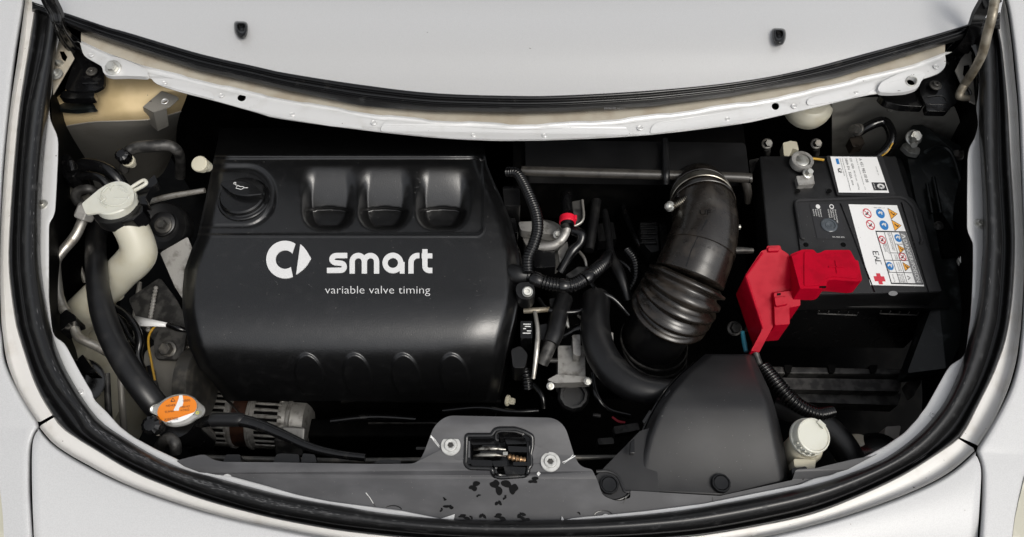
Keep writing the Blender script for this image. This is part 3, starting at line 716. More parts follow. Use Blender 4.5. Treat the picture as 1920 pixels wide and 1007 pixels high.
# folded bracket with a hole
br = thing('sheet_bracket', 'folded silver sheet bracket with one round hole beside the inner wing', 'bracket', P(300, 200, -.1))
m = MB(); m.plate([rnd([(268, 200), (303, 170), (330, 180), (336, 184), (318, 200), (288, 211)], 3), circ(309, 190, 6, 5)], lambda x, y: -.055 - .0002 * (y - 185), .002)
build('top_tab', m, M['wing'], br, bevel=.0006)
m = MB(); a = [P(*q) for q in ((268, 200, -.058), (288, 211, -.06), (296, 246, -.12), (272, 225, -.12))]; b_ = [P(*q) for q in ((288, 211, -.06), (312, 203, -.058), (316, 236, -.12), (296, 246, -.12))]
m.slab([a], (.001, .0015, 0)); m.slab([b_], (.0, .002, 0)); build('web', m, M['wing'], br)
m = MB(); rr = .0052; m.lathe(P(309, 190, -.056), UP, [(rr * .75, -.004), (rr * .8, .0), (rr * 1.1, .0012), (rr * 1.3, .0002)], 18, cap0=False, cap1=False); build('hole_rim', m, M['inner'], br)

# hinges -----------------------------------------------------------------
def hinge(label, sx, arm, base, bolts, foot, ridge):
    t = thing('hinge', label, 'hinge', P(*base[0], -.03), 'bonnet hinges')
    m = MB(); m.plate([rnd(base, 7)], lambda x, y: -.012 - .00010 * (y - 100), .006); bp_ = build('base_plate', m, M['gloss'], t, bevel=.002)
    m = MB(); m.plate([rnd(foot, 4)], lambda x, y: -.022, .012); build('foot', m, M['gloss'], t, bevel=.003)
    # pressed arm: two walls and a web, swept
    c = cr(arm, 8); pts = [P(*q[:3]) for q in c]; rows = []
    for i, p in enumerate(pts):
        tg = (pts[min(i + 1, len(pts) - 1)] - pts[max(0, i - 1)]).normalized(); side = Vector((sx, 0, 0)); nn = tg.cross(side).normalized()
        side = nn.cross(tg).normalized(); wd = c[i][3] * S(*c[i][:3])
        prof = [(-1, -.6), (-1, .35), (-.8, .5), (-.45, .5), (-.3, .25), (.3, .25), (.45, .5), (.8, .5), (1, .35), (1, -.6)]
        rows.append([p + side * wd * a + nn * wd * b_ for a, b_ in prof])
    m = MB(); m.grid(rows, cv=True); m.f.append(tuple(range(10))); build('arm', m, M['gloss'], t, ang=50, bevel=.0008)
    for x, y, r in bolts: bolt(bp_, P(x, y, -.012), UP, r * S(x, y, 0), .007, 'torx', M['darksteel'], flange=1.9)
    m = MB(); m.tpx([(x, y, -.008, 1.6) for x, y in ridge], 8); build('stiffening_bead', m, M['gloss'], t)
    return t
hl = hinge('black pressed steel bonnet hinge at the top left corner, bolted by the silver crossmember', 1, [(80, -40, .15, 12), (92, 0, .115, 13), (104, 24, .095, 12), (109, 44, .08, 10.5), (118, 62, .055, 11), (130, 80, .022, 13), (146, 94, -.004, 15)],
           [(108, 72), (126, 58), (148, 72), (154, 86), (158, 105), (176, 117), (192, 122), (196, 140), (196, 160), (180, 170), (150, 172), (120, 168), (140, 112)], [(172, 134, 5.5)], [(118, 170), (178, 168), (176, 184), (128, 185), (110, 182)], [(155, 157), (185, 156)])
hr = hinge('black pressed steel bonnet hinge at the top right corner beside the prop rod', -1, [(1868, -40, .15, 12), (1850, 0, .115, 13), (1836, 24, .095, 12), (1829, 42, .08, 11), (1822, 60, .055, 12), (1808, 80, .022, 14), (1794, 98, -.004, 17)],
           [(1815, 72), (1800, 68), (1776, 90), (1771, 122), (1752, 139), (1727, 150), (1724, 172), (1735, 195), (1790, 198), (1800, 180), (1790, 150), (1812, 100)], [(1754, 160, 6)], [(1735, 194), (1788, 196), (1776, 209), (1738, 208)], [(1738, 182), (1765, 180), (1776, 190)])
m = MB(); m.plate([rnd([(1646, 176), (1700, 174), (1730, 172), (1735, 200), (1690, 198), (1660, 190)], 8)], lambda x, y: -.028, .014)
solo('stay_bracket', m, M['gloss'], 'glossy black stay under the right end of the crossmember', 'bracket', bevel=.004, segs=3)
m = MB(); m.plate([rnd([(103, 184), (150, 187), (172, 190), (180, 202), (140, 206), (100, 203)], 4)], -.05, .01); solo('stay_bracket', m, M['greenish'], 'dull dark stay plate under the foot of the left hinge', 'bracket', bevel=.002)
# wedge bracket at left end by the seal: nut and rubber stop
wb = thing('corner_gusset', 'bare beige corner gusset with a dark hole between seal and left hinge', 'bracket', P(120, 120, -.01))
m = MB(); m.plate([[(104, 76), (120, 78), (134, 98), (139, 108), (118, 144), (97, 180), (94, 172), (101, 100)], [(111, 95), (119, 95), (126, 107), (122, 115), (116, 110)]], lambda x, y: .012 - .0001 * y, .003)
gs_ = build('gusset_plate', m, M['beige'], wb, bevel=.001)
bolt(gs_, P(104, 139, .002), UP, 6 * S(104, 139, 0), .008, 'dome', M['zinc'], flange=2.2); m = MB(); rr = 7 * S(112, 118, 0); m.lathe(P(113, 120, 0), (.1, -.4, .9), [(rr, 0), (rr * .7, .008), (rr * .15, .016)], 16); build('guide_cone', m, M['zinc'], gs_)
wb2 = thing('corner_gusset', 'dark corner gusset half hidden by the prop rod at right', 'bracket', P(1800, 120, -.01))
m = MB(); m.plate([[(1818, 92), (1803, 108), (1791, 132), (1800, 152), (1818, 190), (1832, 196), (1834, 120), (1824, 100)], [(1808, 122), (1818, 120), (1822, 135), (1812, 150), (1806, 140)]], lambda x, y: .012 - .0001 * y, .003)
build('gusset_plate', m, M['wing'], wb2, bevel=.001)

# prop rod
pr = thing('prop_rod', 'worn grey bonnet prop rod rising from the top right corner', 'prop rod', P(1800, 180, -.01))
m = MB(); m.tpx([(1874, -60, .16, 8.6), (1862, 20, .135, 8.6), (1852, 60, .11, 8.6), (1842, 100, .08, 8.4), (1826, 132, .045, 8.2), (1809, 158, .012, 7.8), (1799, 178, .004, 7.2), (1804, 183, 0, 6.5), (1816, 184, -.002, 5.5)], 16); build('rod', m, M['rod'], pr)
m = MB(); m.tpx([(1812, 165, .004, 3), (1818, 172, .003, 3), (1820, 178, .001, 3)], 10); build('pivot_clip', m, M['gloss'], pr)
m = MB(); m.tpx([(1853, -14, .125, 17), (1862, 10, .115, 15)], 12); build('foam_grip', m, M['gloss'], pr)

# engine-bay fittings at left -------------------------------------------
def valve(label, x, y, z, r, stem, mcap, grp=None):
    t = thing('valve_cap', label, 'cap', P(x, y, z - .05), grp); o = P(x, y, z); rr = r * S(x, y, z); m = MB(); ax = (0.02, -.25, .97)
    m.lathe(o, ax, [(rr * .98, -rr * 1.3), (rr, -rr * .2), (rr * .95, rr * .1), (rr * .6, rr * .35), (rr * .2, rr * .4)], 36, ecc=lambda k: 1 + .05 * math.cos(2 * math.pi * 12 * k)); build('cap', m, mcap, t, ang=25)
    m = MB(); m.lathe(o, ax, [(rr * .6, -rr * 3.4), (rr * .6, -rr * 2.5), (rr * .95, -rr * 2.4), (rr * .95, -rr * 1.9), (rr * .78, -rr * 1.85), (rr * .78, -rr * 1.25)], 20); build('stem', m, stem, t)
    return t
valve('small ribbed black valve cap on a beige stem, above the washer filler', 228, 290, -.06, 13, M['ivory'], M['gloss'])
valve('small ribbed black valve cap beside the orange radiator cap', 283, 797, -.085, 18, M['pipe'], M['gloss'])
solo('refrigerant_pipe', MB().tpx([(232, 320, -.12, 9), (238, 290, -.09, 10), (252, 278, -.085, 11), (285, 274, -.085, 11.5), (315, 273, -.09, 11), (332, 282, -.10, 10), (338, 300, -.14, 9), (338, 330, -.2, 9)], 16), M['mesh'], 'bent dark metal pipe behind the small ribbed cap', 'pipe')
wp = thing('push_pin', 'round ivory plug at the upper left corner of the engine cover', 'plug', P(376, 309, -.1)); m = MB(); rr = 15.5 * S(376, 309, -.085)
m.lathe(P(375, 308, -.088), (-.1, -.3, .95), [(rr * .8, -.012), (rr * .8, -.003), (rr, -.002), (rr, .003), (rr * .9, .0045), (rr * .5, .005)], 28); build('head', m, M['ivory'], wp)
m = MB(); m.tpx([(383, 310, -.095, 12), (392, 314, -.105, 9)], 14); build('shank', m, M['milk'], wp)
# glossy black brake hose arch and bracket against the wing
solo('hose_guide', MB().tpx([(120, 330, -.12, 14), (150, 312, -.09, 14), (180, 312, -.085, 14), (210, 325, -.085, 13), (230, 350, -.10, 12), (236, 372, -.12, 11)], 18), M['gloss'], 'glossy black arched moulding behind the washer filler cap', 'moulding')
m = MB(); m.tpx([(128, 345, -.1, 8), (160, 330, -.075, 8), (188, 334, -.072, 8), (204, 350, -.08, 8)], 14); solo('hose_guide', m, M['gloss'], 'thin glossy black lower arch of the moulding behind the washer filler cap', 'moulding')
m = MB(); m.plate([rnd([(116, 290), (128, 288), (146, 312), (140, 330), (120, 335), (114, 320)], 5)], -.06, .05); m.tpx([(132, 304, -.05, 7), (136, 322, -.055, 7)], 12)
solo('pipe_clip', m, M['gloss'], 'black clip block against the left inner flange', 'clip', bevel=.003)
m = MB(); m.plate([rnd([(114, 338), (135, 345), (165, 356), (200, 352), (225, 372), (200, 390), (150, 380), (115, 365)], 6)], -.12, .003); solo('sheet_bracket', m, M['wing'], 'pale sheet metal tab behind the black arched moulding', 'bracket')
# aluminium refrigerant line with hexagon union
al = thing('refrigerant_line', 'aluminium pipe with hexagon union bending along the left flange', 'pipe', P(110, 500, -.15))
m = MB(); m.tpx([(157, 404, -.085, 9), (152, 420, -.095, 9.2), (140, 444, -.105, 9.3), (118, 470, -.11, 9.2), (106, 488, -.115, 8.8), (105, 505, -.118, 8.4), (107, 530, -.12, 8.8), (110, 556, -.122, 9.2), (117, 575, -.124, 9.2), (124, 586, -.126, 9)], 16); build('upper_pipe', m, M['pipe'], al)
m = MB(); m.tpx([(130, 598, -.128, 8.8), (138, 612, -.13, 8.6), (146, 630, -.132, 8.6), (160, 640, -.135, 8.4), (182, 650, -.14, 8.2), (206, 664, -.145, 8)], 16); build('lower_pipe', m, M['pipe'], al)
m = MB(); rr = 18 * S(160, 398, -.06); m.lathe(P(155, 411, -.078), (P(168, 380, -.062) - P(155, 411, -.078)), [(rr * .85, 0), (rr * 1.05, .003), (rr * 1.05, .020), (rr * .85, .024), (rr * .6, .024)], 6, ecc=None); un = build('union_nut', m, M['alu'], al, bevel=.0015)
m = MB(); m.plate([rnd([(112, 590), (124, 580), (142, 592), (144, 601), (128, 606), (122, 614), (112, 622)], 3)], -.112, .03); build('pipe_clip', m, M['gloss'], al, bevel=.002)
solo('vacuum_hose', MB().tpx([(168, 392, -.12, 9), (146, 378, -.10, 9), (142, 366, -.09, 9), (150, 357, -.085, 9), (168, 355, -.085, 9), (180, 362, -.10, 9), (184, 375, -.12, 9)], 14), M['mesh'], 'short worn black hose loop above the hexagon union', 'hose')
# long thin stays seen between flange and hose
for a, b_, lab in (((117, 402), (160, 530), 'thin pale stay strut left of the aluminium pipe, upper one'), ((116, 436), (142, 512), 'shorter thin brown stay strut beside the aluminium pipe')):
    m = MB(); m.tpx([(a[0], a[1], -.20, 4), (b_[0], b_[1], -.26, 4)], 10); solo('stay_strut', m, M['wing'], lab, 'strut')

# washer filler ----------------------------------------------------------
wf = thing('washer_filler', 'milky white washer filler neck with hinged cap and black collar', 'filler neck', P(200, 620, -.3))
m = MB(); m.tpx([(219, 380, -.045, 31), (228, 398, -.055, 31), (239, 417, -.065, 31), (250, 437, -.078, 31), (258, 458, -.092, 31.5), (259, 476, -.105, 33), (248, 492, -.12, 33), (231, 508, -.135, 31.5), (214, 526, -.15, 31), (190, 550, -.17, 31), (164, 577, -.195, 32), (138, 604, -.22, 34), (122, 630, -.25, 38), (118, 660, -.28, 44)], 28, 8); build('neck', m, M['milk'], wf)
m = MB(); q = rnd([(100, 640), (130, 622), (180, 612), (228, 640), (240, 690), (225, 770), (200, 810), (150, 760)], 22)
m.plate([q], lambda x, y: -.27 - .0001 * (y - 600), .10); build('reservoir', m, M['milk'], wf, bevel=.012, segs=4)
m = MB(); m.tpx([(216, 548, -.175, 9), (224, 559, -.177, 9)], 14); build('locating_lug', m, M['milk'], wf)
m = MB(); m.tpx([(200, 570, -.19, 6), (207, 577, -.19, 6)], 12); build('locating_lug', m, M['milk'], wf)
axn = (P(222, 384, -.045) - P(234, 415, -.06)).normalized(); axn = Vector((-.05, .1, .99)).normalized()
o = P(212, 376, -.03); rr = 41 * S(212, 376, -.03)
m = MB(); m.lathe(P(217, 387, -.040), axn, [(rr * .98, -.022), (rr * 1.03, -.020), (rr * 1.06, -.004), (rr * 1.03, 0)], 40); build('collar', m, M['plastic'], wf, ang=30)
m = MB(); m.plate([rnd([(222, 402), (235, 398), (267, 380), (268, 396), (250, 412), (226, 417)], 3)], -.037, .03); m.plate([rnd([(192, 398), (205, 400), (210, 418), (196, 414)], 3)], -.040, .02)
m.plate([rnd([(252, 360), (290, 327), (296, 342), (282, 352), (272, 372), (278, 384), (262, 382)], 3)], -.034, .016)
build('retaining_clip', m, M['gloss'], wf, bevel=.002)
m = MB(); ol = rnd([(153, 382, 4), (161, 402, 4), (185, 398, 30), (214, 397, 60), (250, 384, 40), (252, 352, 40), (228, 338, 30), (198, 344, 40)], 30, 8)
m.plate([ol], lambda x, y: -.026 + .00004 * (x - 150), .004); capo = build('cap', m, M['milkcap'], wf, bevel=.0018, segs=3)
m = MB(); m.lathe(P(215, 373, -.029), axn, [(rr * .95, -.014), (rr * .95, 0), (rr * .9, .002)], 40); build('cap_rim', m, M['milkcap'], capo)
m = MB(); z7 = -.0225
for q in ([(220, 352), (240, 362)], [(222, 346), (230, 350)], [(205, 350), (208, 356)], [(214, 372), (240, 372), (245, 363)], [(184, 372), (192, 384), (200, 388)], [(193, 360), (200, 352), (212, 348)], [(190, 366), (197, 372), (188, 380)]):
    m.tube([P(x, y, z7) for x, y in cr([(a, b_) for a, b_ in q], 5)], .0011, 6)
m.tube([P(x, y, z7) for x, y in circ(214, 366, 27, 20, 30)] , .0009, 6); build('embossed_symbol', m, M['milkcap'], capo)
m = MB(); m.tube([P(*q) for q in cr([(246, 352, -.026), (258, 344, -.024), (270, 338, -.023), (274, 344, -.024), (262, 352, -.026), (250, 358, -.028)], 6)], .003, 10); build('hinge_loop', m, M['milkcap'], wf)
# big black hose
bh = solo('radiator_hose', MB().tpx([(186, 415, -.16, 18), (180, 450, -.14, 18), (180, 490, -.105, 19), (184, 540, -.09, 20), (194, 590, -.085, 22), (212, 640, -.085, 22.5), (240, 690, -.09, 23), (272, 735, -.10, 23), (312, 785, -.13, 23)], 24), M['hose'], 'thick smooth black hose passing in front of the milky washer neck', 'hose')
# engine mount: dark disc with bolt
em_ = thing('engine_mount', 'dirty dark round engine mount with central bolt beside the engine cover', 'engine mount', P(302, 425, -.2)); m = MB(); rr = 48 * S(302, 420, -.16)
m.lathe(P(303, 424, -.17), TILT, [(rr, -.03), (rr, -.004), (rr * .93, 0), (rr * .86, -.002), (rr * .62, -.006), (rr * .6, -.012), (rr * .3, -.013)], 36); mo = build('mount_body', m, M['hose'], em_)
m = MB(); m.lathe(P(306, 420, -.18), TILT, [(rr * .56, -.006), (rr * .52, .006), (rr * .35, .010), (rr * .2, .010)], 30); build('rubber_core', m, M['hose'], em_)
bolt(mo, P(306, 422, -.168), TILT, 9 * S(306, 422, -.165), .009, 'hex', M['darksteel'], flange=1.8)
m = MB(); m.tpx([(280, 378, -.14, 5), (320, 368, -.13, 5.5), (384, 357, -.12, 5)], 12); solo('support_rod', m, M['pipe'], 'thin bare rod running into the engine cover above the round mount', 'rod')
m = MB(); m.plate([rnd([(300, 474), (352, 444), (362, 470), (350, 520), (342, 560), (328, 538)], 4)], lambda x, y: -.17 - .0004 * (y - 470), .004); solo('mount_bracket', m, M['alu'], 'mottled bare metal bracket between round mount and engine cover', 'bracket')
m = MB(); m.plate([rnd([(240, 560), (300, 520), (330, 560), (352, 600), (352, 640), (290, 640), (262, 610)], 8)], lambda x, y: -.23, .02); mb_ = solo('mount_bracket', m, M['mesh'], 'grimy grey lower bracket behind the white connector sleeve', 'bracket', bevel=.004)
ch = thing('chassis_leg', 'grey painted chassis leg with bolted plate below the white connector sleeve', 'chassis', P(310, 690, -.3))
m = MB(); m.plate([rnd([(270, 660), (320, 625), (362, 640), (345, 700), (330, 760), (290, 790), (270, 740)], 10)], lambda x, y: -.25 - .00016 * (y - 640), .05); build('leg_pressing', m, M['wing'], ch, bevel=.01, segs=3)
m = MB(); m.plate([rnd([(288, 640), (302, 610), (352, 612), (344, 660), (332, 674), (290, 672)], 7)], -.226, .008); pl_ = build('bolted_plate', m, M['mesh'], ch, bevel=.002)
bolt(pl_, P(315, 655, -.224), TILT, 12 * S(315, 655, -.22), .012, 'hex', M['darksteel'], flange=1.35)
m = MB(); m.tpx([(262, 530, -.235, 4), (258, 560, -.235, 5), (246, 640, -.235, 5)], 10); solo('stay_strut', m, M['wing'], 'grey stay strut behind the white connector sleeve', 'strut')
sl_ = thing('connector_sleeve', 'white plastic sleeve on a black sensor lead in front of the bracket', 'cable sleeve', P(285, 605, -.2))
m = MB(); m.grid([[P(*q) for q in r] for r in (((252, 592, -.195), (290, 600, -.19), (318, 606, -.19)), ((256, 611, -.195), (288, 611, -.19), (314, 612, -.19)))]); a = build('sleeve', m, M['label'], sl_); sm_ = a.modifiers.new('thickness', 'SOLIDIFY'); sm_.thickness = .004
m = MB(); m.tpx([(314, 609, -.19, 5), (334, 616, -.19, 6), (352, 620, -.195, 4)], 10); build('plug', m, M['gloss'], sl_)
for k, (pts, mt, lab) in enumerate((([(300, 606, -.2, 2.2), (285, 618, -.21, 2.2), (278, 640, -.21, 2.2), (284, 680, -.22, 2.2), (291, 715, -.23, 2.2)], M['wireyel'], 'thin yellow and black lead hanging below the white sleeve'),
                                    ([(210, 575, -.16, 7), (236, 590, -.16, 7), (255, 615, -.165, 7), (262, 640, -.17, 8), (258, 668, -.18, 8), (270, 700, -.2, 7)], M['gloss'], 'black taped loom curling beside the thick black hose'),
                                    ([(200, 568, -.18, 4), (226, 600, -.19, 4), (248, 640, -.2, 4), (262, 655, -.2, 5)], M['gloss'], 'thin black lead beside the taped loom'),
                                    ([(291, 715, -.23, 4), (292, 725, -.23, 5.5), (293, 738, -.23, 5)], M['mesh'], 'small crimp connector at the end of the yellow lead'))):
    m = MB(); m.tpx(pts, 10); solo('wiring_lead', m, mt, lab, 'wiring')
# horn
hn = thing('horn', 'round glossy black horn behind the left front seal', 'horn', P(175, 700, -.25)); m = MB(); rr = 42 * S(165, 712, -.17)
m.lathe(P(160, 715, -.17), (.8, -.2, .55), [(rr, -.03), (rr, -.006), (rr * .9, 0), (rr * .75, -.002), (rr * .3, .002)], 36); build('horn_body', m, M['gloss'], hn)
m = MB(); m.plate([rnd([(146, 672), (155, 664), (172, 688), (182, 700), (160, 700), (146, 690)], 3)], -.14, .02); build('horn_bracket', m, M['gloss'], hn, bevel=.002)
for x0, lab in ((226, 'thin grey stay rod standing behind the horn'), (200, 'second thin stay rod in the shade behind the horn')):
    m = MB(); m.tpx([(x0, 700, -.2, 6), (x0 + 3, 760, -.22, 6.2), (x0 + 7, 808, -.25, 6)], 12); solo('stay_rod', m, M['wing'] if x0 > 210 else M['mesh'], lab, 'rod')

# =================================================================== FRONT: radiator cap, alternator, slam panel, latch
rcp = thing('pressure_cap', 'silver pressure cap with torn orange warning label on black filler neck', 'radiator cap', P(330, 800, -.15))
zc1 = -.085
capo_ = [(296, 756), (318, 741), (345, 737), (364, 744), (373, 754, 8), (384, 762, 8), (386, 772, 10), (380, 782, 8), (368, 787, 8), (356, 796), (334, 802), (314, 800), (303, 790, 6), (294, 780, 6), (280, 774, 8), (279, 764, 8), (286, 758, 6)]
q = rnd(capo_, 14, 5); ccx_, ccy_ = 333, 770
zt = lambda x, y: zc1 + .00028 * (770 - y)
m = MB()
def ringc(k, dz): return [P(ccx_ + (x - ccx_) * k, ccy_ + (y - ccy_) * k, zt(x, ccy_ + (y - ccy_) * k) + dz) for x, y in q]
m.grid([ringc(.96, -.018), ringc(1.0, -.014), ringc(1.0, -.004), ringc(.985, -.0012), ringc(.95, 0), ringc(.90, -.0006), ringc(.86, -.0016), ringc(.1, -.0012)], cv=True); m.f.append(tuple(range(len(m.v) - len(q), len(m.v))))
M['captin'] = mat('tinned_cap', (.50, .49, .46), .33, .75, .08, 500, var=(.36, .35, .32), vscale=60)
cp_ = build('cap_plate', m, M['captin'], rcp, ang=40)
m = MB(); el = circ(332, 767, 38, 24, 40); ang_ = -.17
rot = lambda x, y, a=-.30: (332 + (x - 332) * math.cos(a) - (y - 767) * math.sin(a), 767 + (x - 332) * math.sin(a) + (y - 767) * math.cos(a))
el = [rot(x, y) for x, y in el]; oncap = lambda x, y, k=.0004: P(x, y, zt(x, y) + k)
ol_ = [p for p in el if not (p[1] > 792 - (p[0] - 305) * .40)]
m.slab([[oncap(*p) for p in el]], (0, 0, -.0006)); build('label', m, M['label'], rcp, ang=30)
m = MB(); cut = []
for x, y in el:
    lim = 796 - (x - 298) * .35
    cut.append((x, min(y, lim)))
m.slab([[oncap(x, y, .0007) for x, y in cut]], (0, 0, -.0002)); build('orange_print', m, M['orange'], rcp, ang=30)
m = MB(); m.slab([[oncap(x, y, .001) for x, y in [(336, 741), (342, 741), (344, 752), (342, 761), (336, 764), (335, 770), (325, 770), (331, 758), (335, 748)]]], (0, 0, -.0002)); build('torn_patch', m, M['white'], rcp, ang=30)
m = MB(); pr_ = lambda x, y: oncap(*rot(x, y, -.10), .0011)
for tx, x0, x1, y0, h in (('WARNING', 344, 358, 755, 4.5), ('NEVER', 312, 330, 761, 4), ('OPEN HOT', 339, 357, 766, 4), ('SE JAMAIS', 309, 326, 772, 4), ('A CHAUD', 338, 355, 772, 4), ('AVERTISSE', 306, 332, 787, 5), ('AP', 310, 319, 794, 5)):
    text_on(m, tx, lambda x, y, y0=y0: pr_(x, y0 - y), x0, 0, x1, h)
stroke(m, [(322, 752), (326, 745.5), (330, 752), (322, 752)], 1.6, pr_)
build('warning_text', m, M['ink'], rcp, flip=False)
m = MB(); stroke(m, circ(370, 774, 2.6, 2.2, 12), 1.2, lambda x, y: oncap(x, y, .0012), closed=True); build('paint_mark', m, M['yellow'], rcp)
m = MB(); m.lathe(P(335, 790, -.12), UP, [(.024, -.09), (.025, -.02), (.030, -.015), (.030, .012)], 30); build('filler_neck', m, M['gloss'], rcp)
oh = thing('overflow_hose', 'black overflow hose from the radiator cap along the front panel', 'hose', P(500, 810, -.15))
m = MB(); m.tpx([(372, 794, -.115, 9), (400, 788, -.105, 11.5), (440, 787, -.10, 12), (480, 795, -.10, 11), (530, 815, -.10, 9.5), (580, 838, -.10, 8.5), (630, 851, -.10, 8), (685, 858, -.10, 7.5)], 18); build('hose', m, M['gloss'], oh)
m = MB(); m.tpx([(398, 788, -.105, 13), (410, 787, -.103, 13.2), (446, 787, -.099, 13.2), (452, 788, -.099, 12.6)], 18); build('sleeve', m, M['hose'], oh)
solo('coolant_pipe', MB().tpx([(300, 838, -.14, 11), (308, 826, -.12, 11), (318, 822, -.11, 11), (328, 832, -.11, 11), (330, 850, -.12, 10)], 16), M['mesh'], 'short dull elbow pipe in front of the ribbed black cap', 'pipe')
solo('gutter_pipe', MB().tpx([(380, 858, -.13, 5.5), (520, 862, -.13, 5.5), (690, 864, -.13, 5.5), (1100, 858, -.13, 5), (1200, 858, -.13, 5)], 12), M['darksteel'], 'long thin steel pipe along the back of the grey front panel', 'pipe')
# alternator
al_ = thing('alternator', 'ribbed cast aluminium alternator under the front of the engine cover', 'alternator', P(490, 770, -.35))
ax_ = Vector((1, -.06, 0)).normalized(); oa = P(400, 781, -.40); ra = .052
m = MB(); pf = [(.030, -.004), (ra * .86, -.002), (ra, .006), (ra, .048)]; m.lathe(oa, ax_, pf, 40); build('front_housing', m, M['alu'], al_)
m = MB(); m.lathe(oa + ax_ * .047, ax_, [(ra * .97, 0), (ra * .97, .030)], 40); build('stator', m, M['rust'], al_)
m = MB(); m.lathe(oa + ax_ * .076, ax_, [(ra, 0), (ra, .04), (ra * .9, .07), (ra * .8, .10), (ra * .5, .104)], 40); build('rear_housing', m, M['alu'], al_)
fb = MB()
for k in range(12):
    a = R(12 + k * 13); n_ = Vector((0, -math.cos(a), math.sin(a))); tgt = Vector((0, math.sin(a), math.cos(a)))
    for x0, l in ((.0225, .018), (.112, .026)):
        m = MB(); c_ = oa + ax_ * x0 + n_ * (ra - .0005); m.tube([c_ - ax_ * l - n_ * .005, c_ - ax_ * l * .8, c_ + ax_ * l * .9, c_ + ax_ * l - n_ * .004], [.0016, .0026, .0026, .0018], 8); build('cooling_fin', m, M['alu'], al_)
        b_ = a + R(6.5); n2 = Vector((0, -math.cos(b_), math.sin(b_))); t2 = Vector((0, math.sin(b_), math.cos(b_)))
        m = MB(); m.box(oa + ax_ * x0 + n2 * (ra - .0004), ax_ * l * .8, t2 * .0028, n2 * .0007); build('cooling_slot', m, M['deep'], al_)
for x0, r2 in ((.004, 1.03), (.046, 1.05), (.08, 1.05), (.15, .97)):
    m = MB(); m.lathe(oa + ax_ * x0, ax_, [(ra * r2 * .95, -.004), (ra * r2, -.0025), (ra * r2, .0025), (ra * r2 * .95, .004)], 36); build('casing_rib', m, M['alu'], al_)
m = MB(); m.box(oa + ax_ * .166 + Vector((0, -.038, .042)), ax_ * .02, Vector((0, .012, .004)), Vector((0, -.003, .009))); build('casing_lug', m, M['alu'], al_, bevel=.003)
m = MB(); m.box(oa + ax_ * .155 + Vector((0, -.05, .024)), ax_ * .024, Vector((0, .01, .012)), Vector((0, -.010, .008))); build('terminal_block', m, M['mesh'], al_, bevel=.003)
pu = thing('drive_pulley', 'dark smooth drive pulley between chassis leg and alternator', 'pulley', P(375, 720, -.3)); m = MB(); rr = .062; m.lathe(P(366, 722, -.27), (1, 0, .05), [(rr * .9, -.012), (rr, -.010), (rr, .012), (rr * .92, .015), (rr * .4, .016)], 40); build('pulley_rim', m, M['darksteel'], pu)
# engine block below cover: dark mass with a few castings
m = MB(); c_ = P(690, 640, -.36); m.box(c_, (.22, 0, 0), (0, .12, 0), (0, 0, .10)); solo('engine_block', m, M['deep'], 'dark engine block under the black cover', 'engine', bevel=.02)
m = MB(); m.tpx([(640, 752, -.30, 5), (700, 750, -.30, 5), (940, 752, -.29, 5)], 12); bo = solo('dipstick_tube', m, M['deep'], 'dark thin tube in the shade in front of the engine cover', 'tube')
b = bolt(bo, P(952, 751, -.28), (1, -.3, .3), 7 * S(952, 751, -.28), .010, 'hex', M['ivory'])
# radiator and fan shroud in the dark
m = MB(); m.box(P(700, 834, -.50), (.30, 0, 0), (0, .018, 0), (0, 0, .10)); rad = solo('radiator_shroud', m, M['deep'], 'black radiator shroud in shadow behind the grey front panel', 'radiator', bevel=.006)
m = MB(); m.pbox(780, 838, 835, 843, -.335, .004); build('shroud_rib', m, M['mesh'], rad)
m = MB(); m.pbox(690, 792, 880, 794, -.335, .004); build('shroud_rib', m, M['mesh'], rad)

# ---- grey slam panel
sp = thing('slam_panel', 'grey plastic front panel carrying the bonnet latch', 'front panel', P(960, 930, -.1))
GPo = [(330, 864, 4), (352, 858, 8), (384, 851, 12), (398, 862, 10), (420, 866, 3), (520, 867, 2), (690, 870, 2), (775, 869.5, 8), (788, 862, 10), (796, 846, 4), (814, 798, 14), (838, 779, 14), (1040, 783.5, 14), (1060, 800, 14), (1077, 855, 4), (1088, 875, 12), (1110, 880, 4), (1120, 900, 3), (1130, 930, 10), (1160, 941, 10), (1182, 933, 3),
      (1182, 920, 2), (1350, 930, 2), (1486, 900, 2), (1492, 880, 6), (1530, 878, 5), (1545, 874, 4), (1600, 861, 2), (1640, 854, 3), (1646, 850, 2), (1590, 880, 2), (1530, 898, 3), (1428, 926, 3), (1319, 948, 3), (1209, 962, 3), (1094, 973, 3), (1040, 980, 3), (960, 983, 2), (860, 981, 3), (800, 972, 4), (697, 955, 4), (556, 932, 3), (494, 914, 3), (431, 897, 3), (380, 888, 3), (344, 874, 3)]
gz = lambda x, y: zr(x, y) - .010 - .006 * sm(884, 892, y) * (1 if 780 < x < 1110 else 1) + .010 * sm(860, 790, y)
LH = rnd([(875, 816), (922, 816), (928, 806), (936, 804), (966, 804), (984, 810), (998, 818), (998, 838), (995, 850), (996, 872), (990, 878), (990, 886), (984, 892), (938, 895), (926, 892), (922, 878), (880, 877), (873, 870)], 4, 3)
m = MB(); m.plate([rnd(GPo, 4, 4), LH], gz, .0035)
spp = build('panel_sheet', m, M['grey'], sp, bevel=.0011, ang=40)
# subdivided enough? a soft crease: add raised pressed plate round the latch
m = MB(); m.plate([rnd([(866, 827), (881, 827), (881, 862), (852, 861), (846, 850), (860, 846)], 2)], lambda x, y: gz(x, y) + .0012, .002); build('latch_lug', m, M['grey'], spp, bevel=.0006)
m = MB(); m.plate([rnd([(992, 836), (1002, 834), (1030, 846), (1022, 868), (1000, 869), (993, 866)], 2)], lambda x, y: gz(x, y) + .0012, .002); build('latch_lug', m, M['grey'], spp, bevel=.0006)
